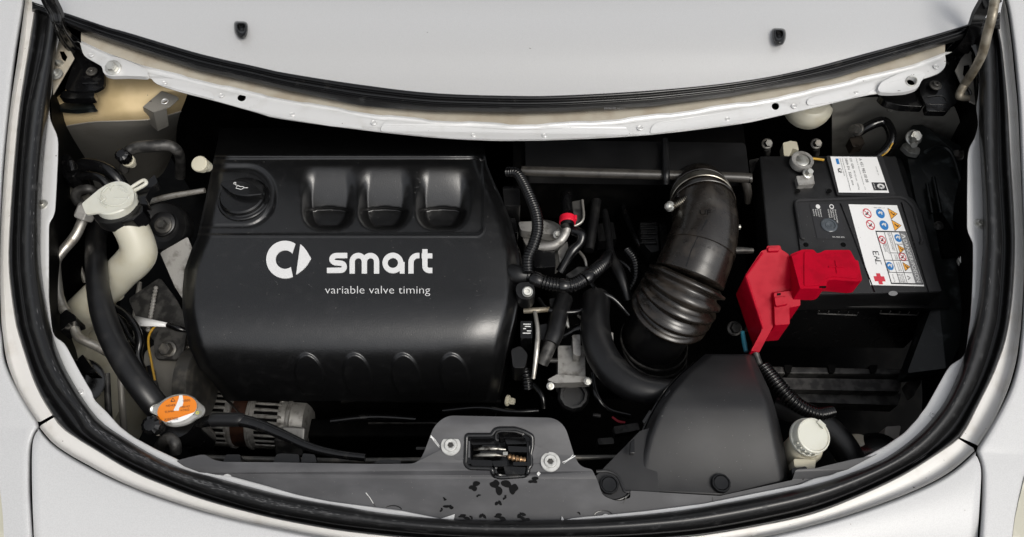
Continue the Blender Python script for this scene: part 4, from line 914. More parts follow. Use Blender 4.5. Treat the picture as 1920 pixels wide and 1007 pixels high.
# rim pressed up around the latch hole
m = MB(); m.tube([P(x, y, gz(x, y) - .0005) for x, y in LH + LH[:1]], .0034, 10, caps=False); build('hole_rim', m, M['gloss'], spp)
m = MB(); m.tube([P(x, y, gz(x, y) + .0006) for x, y in rnd([(930, 826), (930, 812), (938, 808), (966, 809), (984, 815)], 5)], .0022, 8); build('rim_bead', m, M['gloss'], spp)
m = MB(); m.tube([P(x, y, gz(x, y) + .0006) for x, y in rnd([(928, 876), (930, 888), (940, 891), (980, 890)], 5)], .0022, 8); build('rim_bead', m, M['gloss'], spp)
for x, y in ((845, 835), (1032, 865.5)):
    z = gz(x, y) + .003; s_ = S(x, y, z); m = MB(); m.lathe(P(x, y, z), UP, [(18.5 * s_, -.003), (18.5 * s_, 0), (17.8 * s_, .0008), (10 * s_, .001)], 36); wsh = build('washer', m, M['brightzinc'], sp)
    m = MB(); m.lathe(P(x, y, z), UP, [(11.6 * s_, .0006), (11.4 * s_, .0028), (10.6 * s_, .0034), (7 * s_, .0032), (6.4 * s_, .0024), (5.2 * s_, .0024)], 32, cap1=False); bo2 = build('bolt', m, M['brightzinc'], wsh, ang=30)
    m = MB(); m.lathe(P(x, y, z), UP, [(11.9 * s_, .0009), (12.5 * s_, .00115)], 32, cap0=False, cap1=False); build('bolt_groove', m, M['darksteel'], bo2)
    m = MB(); m.lathe(P(x, y, z + .0021), UP, [(5.4 * s_, 0), (5.4 * s_, .0004), (4.4 * s_, .0005), (4.2 * s_, -.0005)], 36, ecc=lambda k: 1 + .14 * math.cos(12 * math.pi * k)); build('bolt_socket', m, M['darksteel'], bo2)
# paint witness marks, bright chip
for pts in ([(806, 818), (815, 826), (824, 838)], [(1057, 868), (1068, 860), (1077, 854)]):
    rs = random.Random(int(pts[0][0])); m = MB()
    for k in range(5):
        j = [(x + rs.uniform(-2.4, 2.4), y + rs.uniform(-1.5, 1.5)) for x, y in pts]; a, b_ = rs.choice(((0, 3), (0, 2), (1, 3))); stroke(m, cr(j[a:b_], 5) if b_ - a > 2 else j[a:b_], rs.uniform(.5, 1.7), lambda x, y: P(x, y, gz(x, y) + .0004))
    tag(build('scratch', m, M['white'], spp), kind='stuff')
m = MB(); fill(m, rnd([(1006, 888), (1010, 884), (1014, 888), (1009.5, 893)], 1), lambda x, y: P(x, y, gz(x, y) + .0005)); build('paint_chip', m, M['white'], spp)
for pts in ([(686, 924), (694, 934), (700, 944)], [(1168, 944), (1175, 932), (1180, 926)], [(690, 930), (704, 950)], [(1336, 932), (1336, 942)]):
    m = MB(); stroke(m, pts, 1.3, lambda x, y: P(x, y, gz(x, y) + .0004)); build('scratch', m, M['white'] if pts[0][0] < 690 else M['mesh'], spp)
# wet spots
rr_ = random.Random(5)
for x, y, a, b_ in ((889, 912, 9, 6), (931, 912, 9, 10), (958, 913, 11, 10), (1001, 901, 9, 4), (897, 929, 3, 2), (947, 933, 3, 3), (935, 943, 4, 5), (842, 950, 6, 4), (828, 956, 2.5, 2.5), (834, 936, 3, 2), (870, 969, 8, 4), (884, 970, 2.5, 2.5), (905, 967, 4, 5), (937, 969, 8, 5), (977, 965, 5, 5), (983, 973, 7, 4), (1086, 962, 2, 2)):
    a *= 1.25; b_ *= 1.2; ph = [rr_.random() * 6.28 for _ in range(3)]; pl = []
    for k in range(36):
        t = 2 * math.pi * k / 36; f_ = .85 + .42 * math.sin(2 * t + ph[0]) + .28 * math.sin(3 * t + ph[1]) + .09 * math.sin(6 * t + ph[2])
        pl.append((x + a * f_ * math.cos(t), y + b_ * f_ * math.sin(t)))
    m = MB(); m.slab([[P(u, v, gz(u, v) + .0009) for u, v in pl]], (0, 0, -.0005)); build('wet_spot', m, M['water'], spp)
# moulded lugs along its back edge
for pts in ([(418, 866), (424, 852), (450, 852), (452, 866)], [(512, 867), (518, 852), (528, 850), (560, 852), (562, 867)], [(700, 868), (712, 862), (750, 862), (752, 869)], [(564, 867), (568, 850), (590, 852), (594, 867)]):
    m = MB(); m.plate([rnd(pts, 3)], -.092, .014); build('clip_lug', m, M['plastic'], spp, bevel=.002)
# half-round recess lines above the flange plugs
for x, y, r in ((737, 957, 16), (1131, 967, 17), (1527, 902, 22)):
    m = MB(); m.tube([P(a, b_, gz(a, b_)) for a, b_ in circ(x, y, r, r * .55, 16, 190, 350)], .0008, 6); build('plug_recess', m, M['gloss'], spp)
# latch
lt = thing('bonnet_latch', 'greasy black bonnet latch with coiled return spring in the grey panel', 'latch', P(940, 850, -.12))
m = MB(); m.plate([rnd([(868, 808), (1002, 800), (1004, 896), (868, 890)], 6)], -.105, .03); build('latch_base', m, M['gloss'], lt)
for k, (y, rr, mt) in enumerate(((841, 3.6, 'gloss'), (853, 3.8, 'gloss'))):
    m = MB(); m.tpx([(888, y + 2, -.074, rr * .5), (905, y, -.069, rr), (928, y, -.068, rr), (948, y + 2, -.071, rr * .6)], 12); build('latch_jaw', m, M['clampsteel'], lt)
m = MB(); m.corr([(952, 856, -.072, 4.5), (964, 859, -.070, 5.2), (976, 861, -.070, 5.2), (986, 863, -.072, 4.6)], 6, .4, 14); build('return_spring', m, M['copper'], lt)
for pl, z in (([(882, 822), (926, 822), (930, 832), (884, 834)], -.0725), ([(934, 812), (946, 809), (976, 812), (982, 820), (950, 820), (936, 822)], -.071), ([(946, 822), (984, 820), (988, 832), (950, 833)], -.0735), ([(952, 836), (992, 838), (992, 848), (954, 847)], -.0725), ([(944, 874), (986, 876), (984, 888), (948, 889)], -.0715), ([(922, 864), (950, 863), (952, 874), (926, 875)], -.073),
              ([(962, 866), (992, 866), (991, 873), (962, 873)], -.0728), ([(882, 862), (922, 863), (924, 874), (884, 873)], -.0725), ([(876, 826), (883, 826), (883, 870), (876, 870)], -.071), ([(988, 828), (996, 828), (996, 874), (988, 874)], -.0712), ([(904, 834), (938, 833), (940, 838), (904, 838)], -.0735), ([(900, 846), (942, 845), (942, 850), (900, 850)], -.0738)):
    m = MB(); m.plate([rnd(pl, 2.5)], z + .0045, .020); build('latch_lever', m, M['gloss'], lt, bevel=.0016)
m = MB(); m.plate([rnd([(943, 847), (952, 847), (952, 853), (943, 853)], 1)], -.068, .004); build('latch_stop', m, M['zinc'], lt)

# ---- intake snorkel (air duct)
DL = [(664, 1322), (680, 1304), (700, 1280), (730, 1252), (760, 1232), (790, 1216), (820, 1204), (850, 1196), (880, 1192), (905, 1190), (932, 1190)]
DR = [(664, 1412), (680, 1418), (700, 1428), (730, 1442), (760, 1452), (790, 1460), (820, 1467), (850, 1473), (880, 1479), (897, 1481), (932, 1481)]
def dz_(x, y):
    xl, xr = interp(y, DL), interp(y, DR); t = (x - xl) / (xr - xl)
    z = -.050 - .030 * sm(740, 930, y) - .075 * max(0, (770 - y) / 106) ** 2.2
    edge = min(t, 1 - t) * (xr - xl)
    z -= .022 * (1 - sm(0, 22, edge)) ** 2 * (1 - (.8 * sm(820, 890, y) if t < .5 else 0)) + .004 * (2 * t - 1) ** 2
    return z - .006
rows = []
for j in range(70):
    s = j / 69; row = []
    for i in range(60):
        t = i / 59
        yb_ = lerp(lerp(921, 929, min(1, t / .58)), 899, max(0, (t - .58) / .42)) if True else 0
        y = lerp(664, yb_, s); xl, xr = interp(y, DL), interp(y, DR); x = lerp(xl, xr, t)
        row.append(P(x, y, dz_(x, y)))
    rows.append([row[0] + Vector((.002, 0, -.05))] + row + [row[-1] + Vector((-.002, 0, -.05))])
rows = [[p + Vector((0, .002, -.05)) for p in rows[0]]] + rows + [[p + Vector((0, .001, -.02)) for p in rows[-1]]]
du_ = thing('intake_snorkel', 'broad black plastic intake snorkel tapering towards the airbox', 'air duct', P(1340, 850, -.12))
build('snorkel_shell', MB().grid(rows), M['duct'], du_, ang=180)
m = MB(); m.plate([rnd([(1117, 893, 2), (1200, 808, 4), (1226, 800, 4), (1236, 926, 3), (1178, 922, 6), (1172, 930, 10), (1150, 938, 14), (1128, 926, 14), (1120, 905, 4)], 6)], lambda x, y: -.0835 - .00004 * (y - 880), .004); wg = build('side_web', m, M['duct'], du_, bevel=.0012)
m = MB(); m.tube([P(x, y, -.0835 - .00004 * (y - 880)) for x, y in cr([(1118, 884), (1140, 884), (1158, 893), (1167, 912), (1172, 921), (1182, 922)], 5)], .0022, 8); build('web_bead', m, M['duct'], wg)
m = MB(); m.tube([P(x, y, -.0842 - .00004 * (y - 880)) for x, y in cr([(1116, 892), (1119, 915), (1130, 930), (1152, 938), (1172, 932), (1184, 922)], 5)], .0018, 8); build('web_bead', m, M['gloss'], wg)
for x, y, dz in ((1142, 909, -.082), (1352, 906, dz_(1352, 900) + .004)):
    rr = 17.5 * S(x, y, dz); m = MB(); m.lathe(P(x, y, dz), UP, [(rr * 1.02, -.004), (rr, .0015), (rr * .95, .0028), (rr * .84, .0028), (rr * .8, .0012)], 48, cap1=False, ecc=lambda k: 1 + .012 * math.copysign(1, math.sin(2 * math.pi * 8 * k))); pc = build('push_clip', m, M['gloss'], du_, ang=30)
    m = MB(); m.lathe(P(x, y, dz), UP, [(rr * .79, -.002), (rr * .79, .0022), (rr * .72, .003), (rr * .2, .0026)], 36); build('clip_head', m, M['gloss'], pc)
for pts in ([(1182, 828), (1190, 822), (1190, 850), (1181, 850)], [(1204, 790), (1218, 768), (1222, 772), (1208, 794)], [(1246, 742), (1256, 730), (1259, 734), (1250, 746)]):
    m = MB(); m.plate([pts], -.062 - .0003 * max(0, 800 - pts[0][1]), .01); build('edge_tab', m, M['gloss'], du_, bevel=.001)
m = MB(); m.tube([P(x - 3, y, dz_(x + 4, y) - .014) for y, x in cr(DL[1:-2], 3)], .0018, 8); build('edge_seam', m, M['gloss'], du_)

# =================================================================== CENTRE: airbox, intake hose, hoses and castings
ab = thing('airbox', 'black airbox with rounded front ridge behind the intake hose', 'airbox', P(1190, 290, -.3))
m = MB(); m.plate([rnd([(962, 200), (1390, 200), (1404, 325), (962, 322)], 10)], -.115, .14); build('airbox_body', m, M['deep'], ab, bevel=.006)
m = MB(); m.plate([rnd([(984, 262), (1398, 268), (1406, 336), (986, 330)], 8)], -.100, .02); build('airbox_lid', m, M['plastic'], ab, bevel=.006, segs=3)
m = MB(); m.tpx([(986, 319, -.095, 8), (1000, 321, -.095, 9.5), (1240, 328, -.095, 9.5), (1392, 333, -.095, 9.5), (1402, 336, -.095, 8)], 18); build('lid_ridge', m, M['ridge'], ab)
m = MB(); m.tpx([(1247, 262, -.09, 6), (1248, 300, -.088, 6.5), (1249, 326, -.084, 7), (1249, 345, -.095, 6)], 12); build('lid_clip', m, M['plastic'], ab)
m = MB(); m.tpx([(1396, 336, -.10, 9), (1402, 360, -.12, 8), (1402, 380, -.14, 6)], 14); build('corner_ridge', m, M['ridge'], ab)
m = MB(); m.plate([rnd([(1200, 418), (1232, 416), (1236, 470), (1222, 474), (1204, 455)], 3)], -.17, .05); sb_ = build('sensor_block', m, M['plastic'], ab, bevel=.002)
for k in range(5):
    m = MB(); m.pbox(1200, 417 + k * 9, 1232 - 3 * (k % 2), 420 + k * 9, -.165, .004); build('sensor_rib', m, M['gloss'], sb_, bevel=.0008)
# intake hose: elbow, clamp, bellows
ih = thing('intake_hose', 'ribbed black rubber intake hose with clamp, bending down from the airbox', 'intake hose', P(1290, 520, -.35))
ctr = [(1308, 352, -.125, 50), (1316, 378, -.098, 56), (1322, 410, -.090, 60), (1320, 440, -.090, 62), (1312, 470, -.095, 64), (1300, 500, -.105, 66), (1292, 520, -.112, 67)]
m = MB(); m.tpx(ctr, 40, 10); build('elbow', m, M['hosewarm'], ih, ang=180)
bel = [(1292, 520, -.112, 69), (1280, 545, -.125, 70), (1266, 570, -.145, 70), (1252, 592, -.17, 69)]
m = MB(); m.corr(bel, 15.5, .19, 48, 16); build('bellows', m, M['hosewarm'], ih, ang=180)
m = MB(); m.tpx([(1252, 590, -.17, 62), (1240, 608, -.195, 60), (1232, 622, -.215, 59), (1226, 634, -.235, 58)], 36); build('lower_cuff', m, M['hose'], ih)
for k, (z, r) in enumerate(((-.232, 63), (-.25, 61), (-.265, 59))):
    m = MB(); o_ = P(1226 + k, 640 + k * 14, z); s_ = S(1226, 640, z); ax2 = (P(1252, 590, -.17) - P(1226, 640, -.25)).normalized(); rr = r * s_
    m.lathe(o_, ax2, [(rr, -.004), (rr * 1.03, -.002), (rr * 1.03, .002), (rr, .004)], 40, cap0=False, cap1=False); build('cuff_ring', m, M['mesh'], ih)
cv = cr(ctr, 10)
def ringat(i0, i1, k, mt, name, n=48):
    m = MB(); pts = [P(*cv[i][:3]) for i in range(i0, i1 + 1)]; rd = [cv[i][3] * S(*cv[i][:3]) * k for i in range(i0, i1 + 1)]
    a, b_ = pts[0], pts[-1]; m.lathe(a, b_ - a, [(rd[0] * .98, 0), (rd[0], .0008), (rd[-1], (b_ - a).length - .0008), (rd[-1] * .98, (b_ - a).length)], n, cap0=False, cap1=False); return build(name, m, mt, ih)
M['clamp'] = mat('clamp_steel', (.30, .28, .24), .32, .9, .05, 500, var=(.16, .14, .11), vscale=70)
ringat(5, 7, 1.05, M['hosewarm'], 'hose_bead'); cl_ = ringat(7, 11, 1.055, M['clamp'], 'hose_clamp'); ringat(11, 13, 1.06, M['hosewarm'], 'hose_bead')
ringat(36, 40, 1.03, M['hosewarm'], 'hose_bead'); ringat(40, 43, 1.0, M['hosewarm'], 'hose_bead')
bolt(cl_, P(1256, 387, -.072), (-.75, -.35, .55), 8 * S(1256, 387, -.07), .009, 'dome', M['zinc'], flange=1.25)
m = MB(); m.corr([(1262, 388, -.07, 5), (1275, 380, -.064, 5.5), (1290, 371, -.058, 5)], 3.2, .3, 10); build('clamp_worm', m, M['clamp'], ih)
m = MB(); m.plate([[(1268, 362), (1276, 360), (1278, 368), (1270, 370)]], -.068, .004); build('clamp_tail', m, M['gloss'], ih)
def onh(x, y):                          # point of the elbow's skin seen at a pixel (march the view ray)
    best = None; r_ = (P(x, y, -.2) - CAM).normalized()
    for i in range(2, len(cv)):
        c_ = P(*cv[i][:3]); rad = cv[i][3] * S(*cv[i][:3]) + .0007; L = CAM - c_; b2 = r_.dot(L); disc = b2 * b2 - (L.dot(L) - rad * rad)
        if disc > 0:
            t = -b2 - math.sqrt(disc)
            if best is None or t < best: best = t
    return CAM + r_ * best if best else P(x, y, -.05)
m = MB(); text_on(m, 'UF', lambda x, y: onh(x, 402 - y), 1312, 0, 1333, 9); build('moulded_mark', m, M['gloss'], ih, flip=False)
m = MB(); stroke(m, [(1326, 412), (1310, 440), (1296, 470), (1286, 500)], 1.6, onh); build('mould_seam', m, M['gloss'], ih, flip=False)
m = MB(); m.tpx([(1376, 470, -.11, 7), (1392, 470, -.11, 7), (1412, 470, -.11, 5)], 14); build('breather_stub', m, M['darksteel'], ih)
m = MB(); m.tpx([(1374, 425, -.12, 5), (1388, 426, -.12, 5)], 10); build('breather_stub', m, M['zinc'], ih)
# throttle area left of it
solo('wiring_conduit', MB().corr([(950, 322, -.10, 9), (968, 324, -.092, 9), (980, 340, -.09, 9.5), (994, 370, -.088, 10), (1005, 400, -.088, 10.4), (1008, 430, -.09, 10.4), (1000, 460, -.093, 10.4), (990, 485, -.096, 10.4), (990, 512, -.10, 10)], 5.4, .17, 18), M['gloss'], 'upright black corrugated conduit along the right edge of the engine cover', 'conduit', ang=180)
solo('wiring_conduit', MB().corr([(990, 516, -.115, 11), (1010, 526, -.115, 12.5), (1040, 534, -.115, 13), (1075, 534, -.115, 13), (1105, 516, -.12, 12.5), (1132, 494, -.14, 12), (1140, 480, -.17, 11)], 6.2, .16, 18), M['gloss'], 'black corrugated conduit running right from the cover bolt', 'conduit', ang=180)
cb = thing('cover_mount', 'black cover mounting eye with a silver bolt at the right edge of the engine cover', 'mounting', P(985, 545, -.15)); m = MB(); m.plate([rnd([(970, 530), (1000, 528), (1004, 552), (994, 562), (974, 560), (966, 545)], 8)], -.112, .03); cbm = build('mounting_eye', m, M['plastic'], cb, bevel=.003)
bolt(cbm, P(989, 547, -.109), TILT, 8.5 * S(989, 547, -.11), .008, 'torx', M['zinc'], flange=1.2)
m = MB(); m.tpx([(958, 510, -.125, 16), (972, 515, -.12, 18), (988, 515, -.12, 18)], 18); build('cover_boss', m, M['plastic'], cb)
m = MB(); m.plate([rnd([(942, 350), (974, 352), (976, 386), (946, 386)], 3)], -.125, .06); cn = solo('connector_block', m, M['plastic'], 'black connector block under the top of the upright conduit', 'connector', bevel=.003)
m = MB(); m.pbox(944, 349, 974, 353, -.122, .004); build('connector_latch', m, M['gloss'], cn)
th = thing('throttle_body', 'grey cast throttle housing with bent pipe and red quick coupling', 'throttle body', P(1030, 450, -.25))
m = MB(); m.lathe(P(1020, 452, -.21), (0, .1, 1), [(.036, -.06), (.036, .005), (.038, .006), (.038, .014), (.02, .016)], 30); build('throttle_housing', m, M['alu'], th)
m = MB(); m.plate([rnd([(972, 416), (1020, 414), (1042, 424), (1046, 440), (1020, 438), (976, 432)], 4)], -.165, .02); build('throttle_flange', m, M['alu'], th, bevel=.002)
m = MB(); m.tpx([(1000, 463, -.155, 8), (1020, 463, -.15, 8), (1040, 459, -.145, 8), (1054, 448, -.14, 8), (1062, 432, -.135, 8), (1064, 415, -.13, 8)], 16); build('bent_pipe', m, M['alu'], th)
m = MB(); s_ = S(1064, 410, -.12); m.lathe(P(1064, 419, -.122), (P(1064, 380, -.122) - P(1064, 420, -.122)), [(15 * s_, 0), (15.5 * s_, .001), (15.5 * s_, 13 * s_), (15 * s_, 14 * s_)], 28); m.box(P(1079, 409, -.122), (.0022, 0, 0), (0, .004, 0), (0, 0, .004)); build('red_coupling', m, M['redbright'], th, bevel=.0006)
m = MB(); m.lathe(P(1064, 424, -.122), (0, 1, .1), [(13 * s_, 0), (13 * s_, .006)], 24); build('coupling_seal', m, M['gloss'], th)
m = MB(); m.tpx([(1064, 402, -.125, 12), (1062, 380, -.13, 11), (1062, 365, -.14, 12)], 16); build('quick_connector', m, M['gloss'], th)
m = MB(); m.plate([rnd([(1072, 378), (1094, 374), (1094, 416), (1080, 425), (1066, 432), (1072, 410)], 3)], -.14, .004); m2 = build('support_plate', m, M['mesh'], th, bevel=.001)
m = MB(); m.tpx([(1092, 375, -.135, 2.4), (1093, 412, -.135, 2.4), (1070, 428, -.137, 2.4)], 8); build('plate_edge', m, M['pipe'], m2)
m = MB(); m.plate([rnd([(1000, 468), (1040, 468), (1042, 500), (1002, 502)], 3)], -.15, .05); build('throttle_actuator', m, M['gloss'], th, bevel=.003)
m = MB(); m.tpx([(1046, 432, -.16, 6), (1052, 436, -.16, 6)], 12); build('housing_screw', m, M['zinc'], th)
m = MB(); m.plate([rnd([(1046, 470), (1064, 452), (1066, 470), (1050, 495)], 3)], -.17, .01); build('cast_lug', m, M['alu'], th, bevel=.002)
for pts, mt, lab, cat in (([(1074, 432, -.14, 9), (1090, 440, -.14, 10), (1088, 455, -.145, 9), (1074, 470, -.15, 10), (1062, 490, -.16, 9), (1050, 510, -.17, 9)], 'gloss', 'crinkled black taped lead below the red coupling', 'wiring'),
                          ([(1134, 395, -.2, 5), (1138, 420, -.19, 7), (1142, 450, -.18, 7), (1146, 478, -.17, 8), (1158, 505, -.165, 11), (1168, 528, -.165, 9), (1178, 562, -.18, 9)], 'hose', 'thin dark hose with a swollen joint left of the bellows', 'hose'),
                          ([(1085, 470, -.17, 2.5), (1096, 485, -.165, 3), (1100, 500, -.165, 2.5)], 'pipe', 'short bare wire glinting above the corrugated conduit', 'wiring'),
                          ([(1058, 560, -.17, 17), (1048, 590, -.16, 17), (1040, 625, -.155, 17), (1032, 645, -.155, 16)], 'hose', 'short dark hose running down beside the thermostat housing', 'hose'),
                          ([(1033, 640, -.157, 13), (1026, 660, -.16, 12.5), (1016, 682, -.17, 12)], 'mesh', 'grey spigot pipe at the lower end of the short dark hose', 'pipe'),
                          ([(1148, 485, -.19, 5), (1165, 492, -.185, 5), (1180, 505, -.185, 5), (1186, 520, -.19, 5)], 'gloss', 'thin ribbed black lead looping beside the bellows', 'wiring')):
    solo(cat.replace('wiring', 'wiring_lead'), MB().tpx(pts, 16), M[mt], lab, cat)
solo('coolant_hose', MB().tpx([(1118, 560, -.18, 27), (1116, 600, -.16, 27), (1120, 640, -.15, 29), (1134, 675, -.145, 30), (1162, 708, -.14, 30), (1196, 728, -.135, 28), (1235, 736, -.135, 26), (1275, 735, -.145, 25)], 28), M['hose'], 'thick black coolant hose curving from the thermostat to behind the snorkel', 'hose')
thh = thing('thermostat_housing', 'cast aluminium thermostat housing above a black connector ring', 'thermostat', P(1075, 670, -.3))
m = MB(); m.plate([rnd([(1046, 648), (1096, 648), (1098, 708), (1046, 710)], 5)], -.2, .06); build('housing_body', m, M['alu'], thh, bevel=.005)
m = MB(); m.plate([rnd([(1073, 628), (1088, 627), (1089, 666), (1084, 668), (1075, 664)], 3)], -.175, .04); build('raised_rib', m, M['alu'], thh, bevel=.003)
m = MB(); m.plate([rnd([(1026, 712), (1044, 702), (1100, 706), (1108, 716), (1040, 718)], 3)], -.19, .02); build('base_flange', m, M['alu'], thh, bevel=.003)
m = MB(); m.plate([rnd([(1140, 624), (1150, 622), (1150, 660), (1146, 672), (1138, 650)], 4)], -.2, .03); build('side_lug', m, M['alu'], thh, bevel=.003)
m = MB(); m.lathe(P(1075, 742, -.24), (0, -.2, 1), [(.024, -.02), (.026, -.012), (.026, .004), (.022, .008), (.018, .008), (.017, -.004)], 30, ecc=lambda k: 1 + .02 * math.copysign(1, math.sin(2 * math.pi * 10 * k))); build('connector_ring', m, M['plastic'], thh, ang=30)
m = MB(); m.tpx([(1018, 676, -.2, 5), (1046, 676, -.2, 5)], 12); build('spigot', m, M['mesh'], thh)
m = MB(); m.tpx([(1052, 630, -.2, 8), (1085, 616, -.19, 9), (1092, 622, -.19, 8)], 14); build('wiring_bend', m, M['gloss'], thh)
cs = thing('ignition_module', 'black module with a small white printed block at the cover edge', 'module', P(990, 620, -.2))
m = MB(); m.plate([rnd([(976, 602), (998, 602), (998, 634), (976, 634)], 2)], -.14, .05); build('module_case', m, M['gloss'], cs, bevel=.002)
m = MB()
for k, (x0, x1) in enumerate(((981, 995), (984, 995), (981, 986), (988, 996), (980, 995))): m.add([P(a, 607 + k * 4.2 + c_, -.1393) for a, c_ in ((x0, 0), (x1, 0), (x1, 1.8), (x0, 1.8))], [(0, 1, 2, 3)])
tag(build('printed_lines', m, M['white'], cs), kind='stuff')
m = MB(); m.tpx([(1003, 585, -.15, 4), (1008, 620, -.145, 4.5), (1006, 660, -.15, 5), (1000, 710, -.17, 4)], 12); solo('bright_pipe', m, M['pipe'], 'narrow shiny metal strip standing beside the black module', 'strip')
m = MB(); m.plate([rnd([(958, 655), (976, 648), (990, 664), (984, 690), (962, 690)], 6)], -.16, .05); solo('sensor_housing', m, M['plastic'], 'black sensor housing below the module with printed block', 'sensor', bevel=.006)
m = MB(); m.tpx([(1112, 778, -.26, 4), (1126, 780, -.26, 4)], 8); solo('wire_splice', m, M['mesh'], 'small grey wire splice in the dark beside the snorkel', 'wiring')
m = MB(); m.tpx([(1148, 782, -.26, 2.2), (1160, 790, -.26, 2.4), (1172, 792, -.26, 2)], 8); solo('wire_splice', m, M['pred'], 'thin red wire end in the dark beside the snorkel', 'wiring')
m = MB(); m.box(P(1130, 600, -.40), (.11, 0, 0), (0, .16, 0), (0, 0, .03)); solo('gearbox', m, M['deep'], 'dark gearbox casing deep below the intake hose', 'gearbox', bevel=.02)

# =================================================================== RIGHT: battery and neighbours
ZB = -.095
bt = thing('battery', 'black car battery with white hazard labels on top', 'battery', P(1640, 440, ZB - .19))
topq = [(1424, 292), (1681, 292), (1706, 368), (1716, 374), (1731, 400), (1768, 546), (1470, 552), (1440, 470)]
m = MB(); m.plate([topq], ZB - .004, .055); build('battery_lid', m, M['plastic'], bt, bevel=.003)
m = MB(); m.plate([rnd([(1420, 298), (1690, 296), (1783, 578), (1470, 574)], 5)], ZB - .050, .006); build('lid_ledge', m, M['plastic'], bt, bevel=.002)
m = MB(); m.plate([[(1424, 300), (1688, 300), (1776, 575), (1474, 572)]], ZB - .055, .16); build('battery_case', m, M['gloss'], bt, bevel=.003)
m = MB(); m.plate([rnd([(1488, 372, 10), (1690, 366, 16), (1709, 380, 8), (1724, 420, 8), (1766, 546, 3), (1512, 552, 3)], 6)], ZB, .005); mid = build('lid_cover', m, M['duct'], bt, bevel=.002)
m = MB(); m.tube([P(x, y, ZB + .001) for x, y in rnd([(1502, 448), (1490, 376, 10), (1694, 369, 14), (1712, 388, 8), (1730, 456)], 6, 5)], .0024, 8); build('cover_rib', m, M['duct'], bt)
m = MB(); m.plate([rnd([(1549, 292), (1655, 292), (1680, 368), (1570, 366)], 3)], ZB + .001, .005); build('rear_deck', m, M['duct'], bt, bevel=.0015)
for pts in ([(1576, 382), (1640, 548)], [(1690, 380), (1741, 548)]):
    m = MB(); m.tube([P(x, y, ZB + .0005) for x, y in pts], .0011, 6); build('lid_line', m, M['gloss'], bt)
for x, y in ((1511, 459), (1581, 459), (1496, 358), (1555, 358)):
    m = MB(); m.lathe(P(x, y, ZB), UP, [(.0042, .0), (.0042, .0006)], 16); build('lid_dimple', m, M['deep'], bt)
m = MB(); m.lathe(P(1674.5, 561, ZB - .026), FRONT, [(8 * .00078, 0), (8 * .00078, .004)], 20); m2 = MB(); m2.slab([[P(x, y, ZB + .0004) for x, y in circ(1674.5, 550, 8.5, 4.5, 20)]], (0, 0, -.0008)); build('grey_plug', m2, M['grey_print'], bt)
yb2 = P(1600, 575, ZB - .055).y
for x0, x1 in ((1533, 1606), (1649, 1719)):
    m = MB(); a, b_ = P(x0, 588, ZB - .062), P(x1, 591, ZB - .062); m.tube([a, b_], .0012, 6); bar = build('case_rail', m, M['mesh'], bt)
    for k in range(5):
        c_ = a.lerp(b_, k / 4); m = MB(); m.tube([c_, c_ + Vector((0, .001, .008))], .0009, 6); build('rail_post', m, M['mesh'], bar)
# labels ------------------------------------------------------
LQ = quadmap([P(x, y, ZB) for x, y in ((1590.6, 383.6), (1681.5, 385.4), (1732.5, 537.4), (1632, 535))], .0008)
m = MB(); m.add([LQ(0, 0), LQ(1, 0), LQ(1, 1), LQ(0, 1)], [(0, 1, 2, 3)]); hl_ = build('hazard_label', m, M['label'], bt)
K = .0003
f1 = lambda k: (lambda u, v: LQ(u, v, k))
def tri(mb, u, v, su, sv, fn): mb.add([fn(u - su, v), fn(u + su, v - sv), fn(u + su, v + sv)], [(0, 1, 2)])
def disc(mb, u, v, su, sv, fn, n=22): mb.add([fn(u + su * math.cos(2 * math.pi * k / n), v + sv * math.sin(2 * math.pi * k / n)) for k in range(n)], [tuple(range(n))])
# u across (0 left..1 right), v down.  rows read bottom->top of the label, text turned 90 degrees
m = MB(); fr_ = [(.29, .34), (.93, .34), (.985, .37), (.985, .97), (.30, .97)]
stroke(m, [(.40, .345), (.985, .345), (.985, .975), (.40, .975)], .022, f1(K), closed=True)
for u in (.56, .70): stroke(m, [(u, .345), (u, .975)], .008, f1(K))
for v in (.70, .845): stroke(m, [(.40, v), (.85, v)], .007, f1(K))
stroke(m, [(.70, .50), (.85, .50)], .006, f1(K)); stroke(m, [(.56, .61), (.85, .61)], .006, f1(K))
build('label_frame', m, M['ink'], hl_, flip=False)
m = MB(); m.add([LQ(u, v, K * 1.3) for u, v in ((.855, .35), (.98, .35), (.98, .97), (.855, .97))], [(0, 1, 2, 3)]); build('danger_band', m, M['grey_print'], hl_, flip=False)
m = MB(); text_on(m, 'DANGER/POISON', lambda a, b_: LQ(.885 + b_, a, K * 2), .445, 0, .955, .075)
stroke(m, [(.955, .40), (.885, .375), (.885, .425), (.955, .40)], .014, lambda u, v: LQ(u, v, K * 2)); build('danger_text', m, M['white'], hl_, flip=False)
m = MB(); mo_ = MB(); mk = MB()
for u, v, k in ((.86, .115, 1), (.86, .265, 1), (.80, .56, .72), (.76, .87, 0), (.79, .775, .72)):
    if k:
        mo_.add([LQ(u + dx * .085 * k, v + dy * .07 * k, K) for dx, dy in ((1, 0), (-.9, -1), (-.9, 1))], [(0, 1, 2)])
        mk.add([], []); stroke(mk, [(u + dx * .085 * k, v + dy * .07 * k) for dx, dy in ((1, 0), (-.9, -1), (-.9, 1))], .010, lambda a, b_: LQ(a, b_, K * 2), closed=True); stroke(mk, [(u - .04 * k, v - .02), (u, v + .015), (u + .03 * k, v)], .016 * k, lambda a, b_: LQ(a, b_, K * 2))
build('warning_triangles', mo_, M['sgn'], hl_, flip=False)
for u, v, k in ((.60, .115, 1), (.60, .265, 1), (.80, .425, .8), (.47, .77, .8)):
    bl = MB(); disc(bl, u, v, .085 * k, .062 * k, f1(K)); build('mandatory_sign', bl, M['blue'], hl_, flip=False)
mw = MB(); 
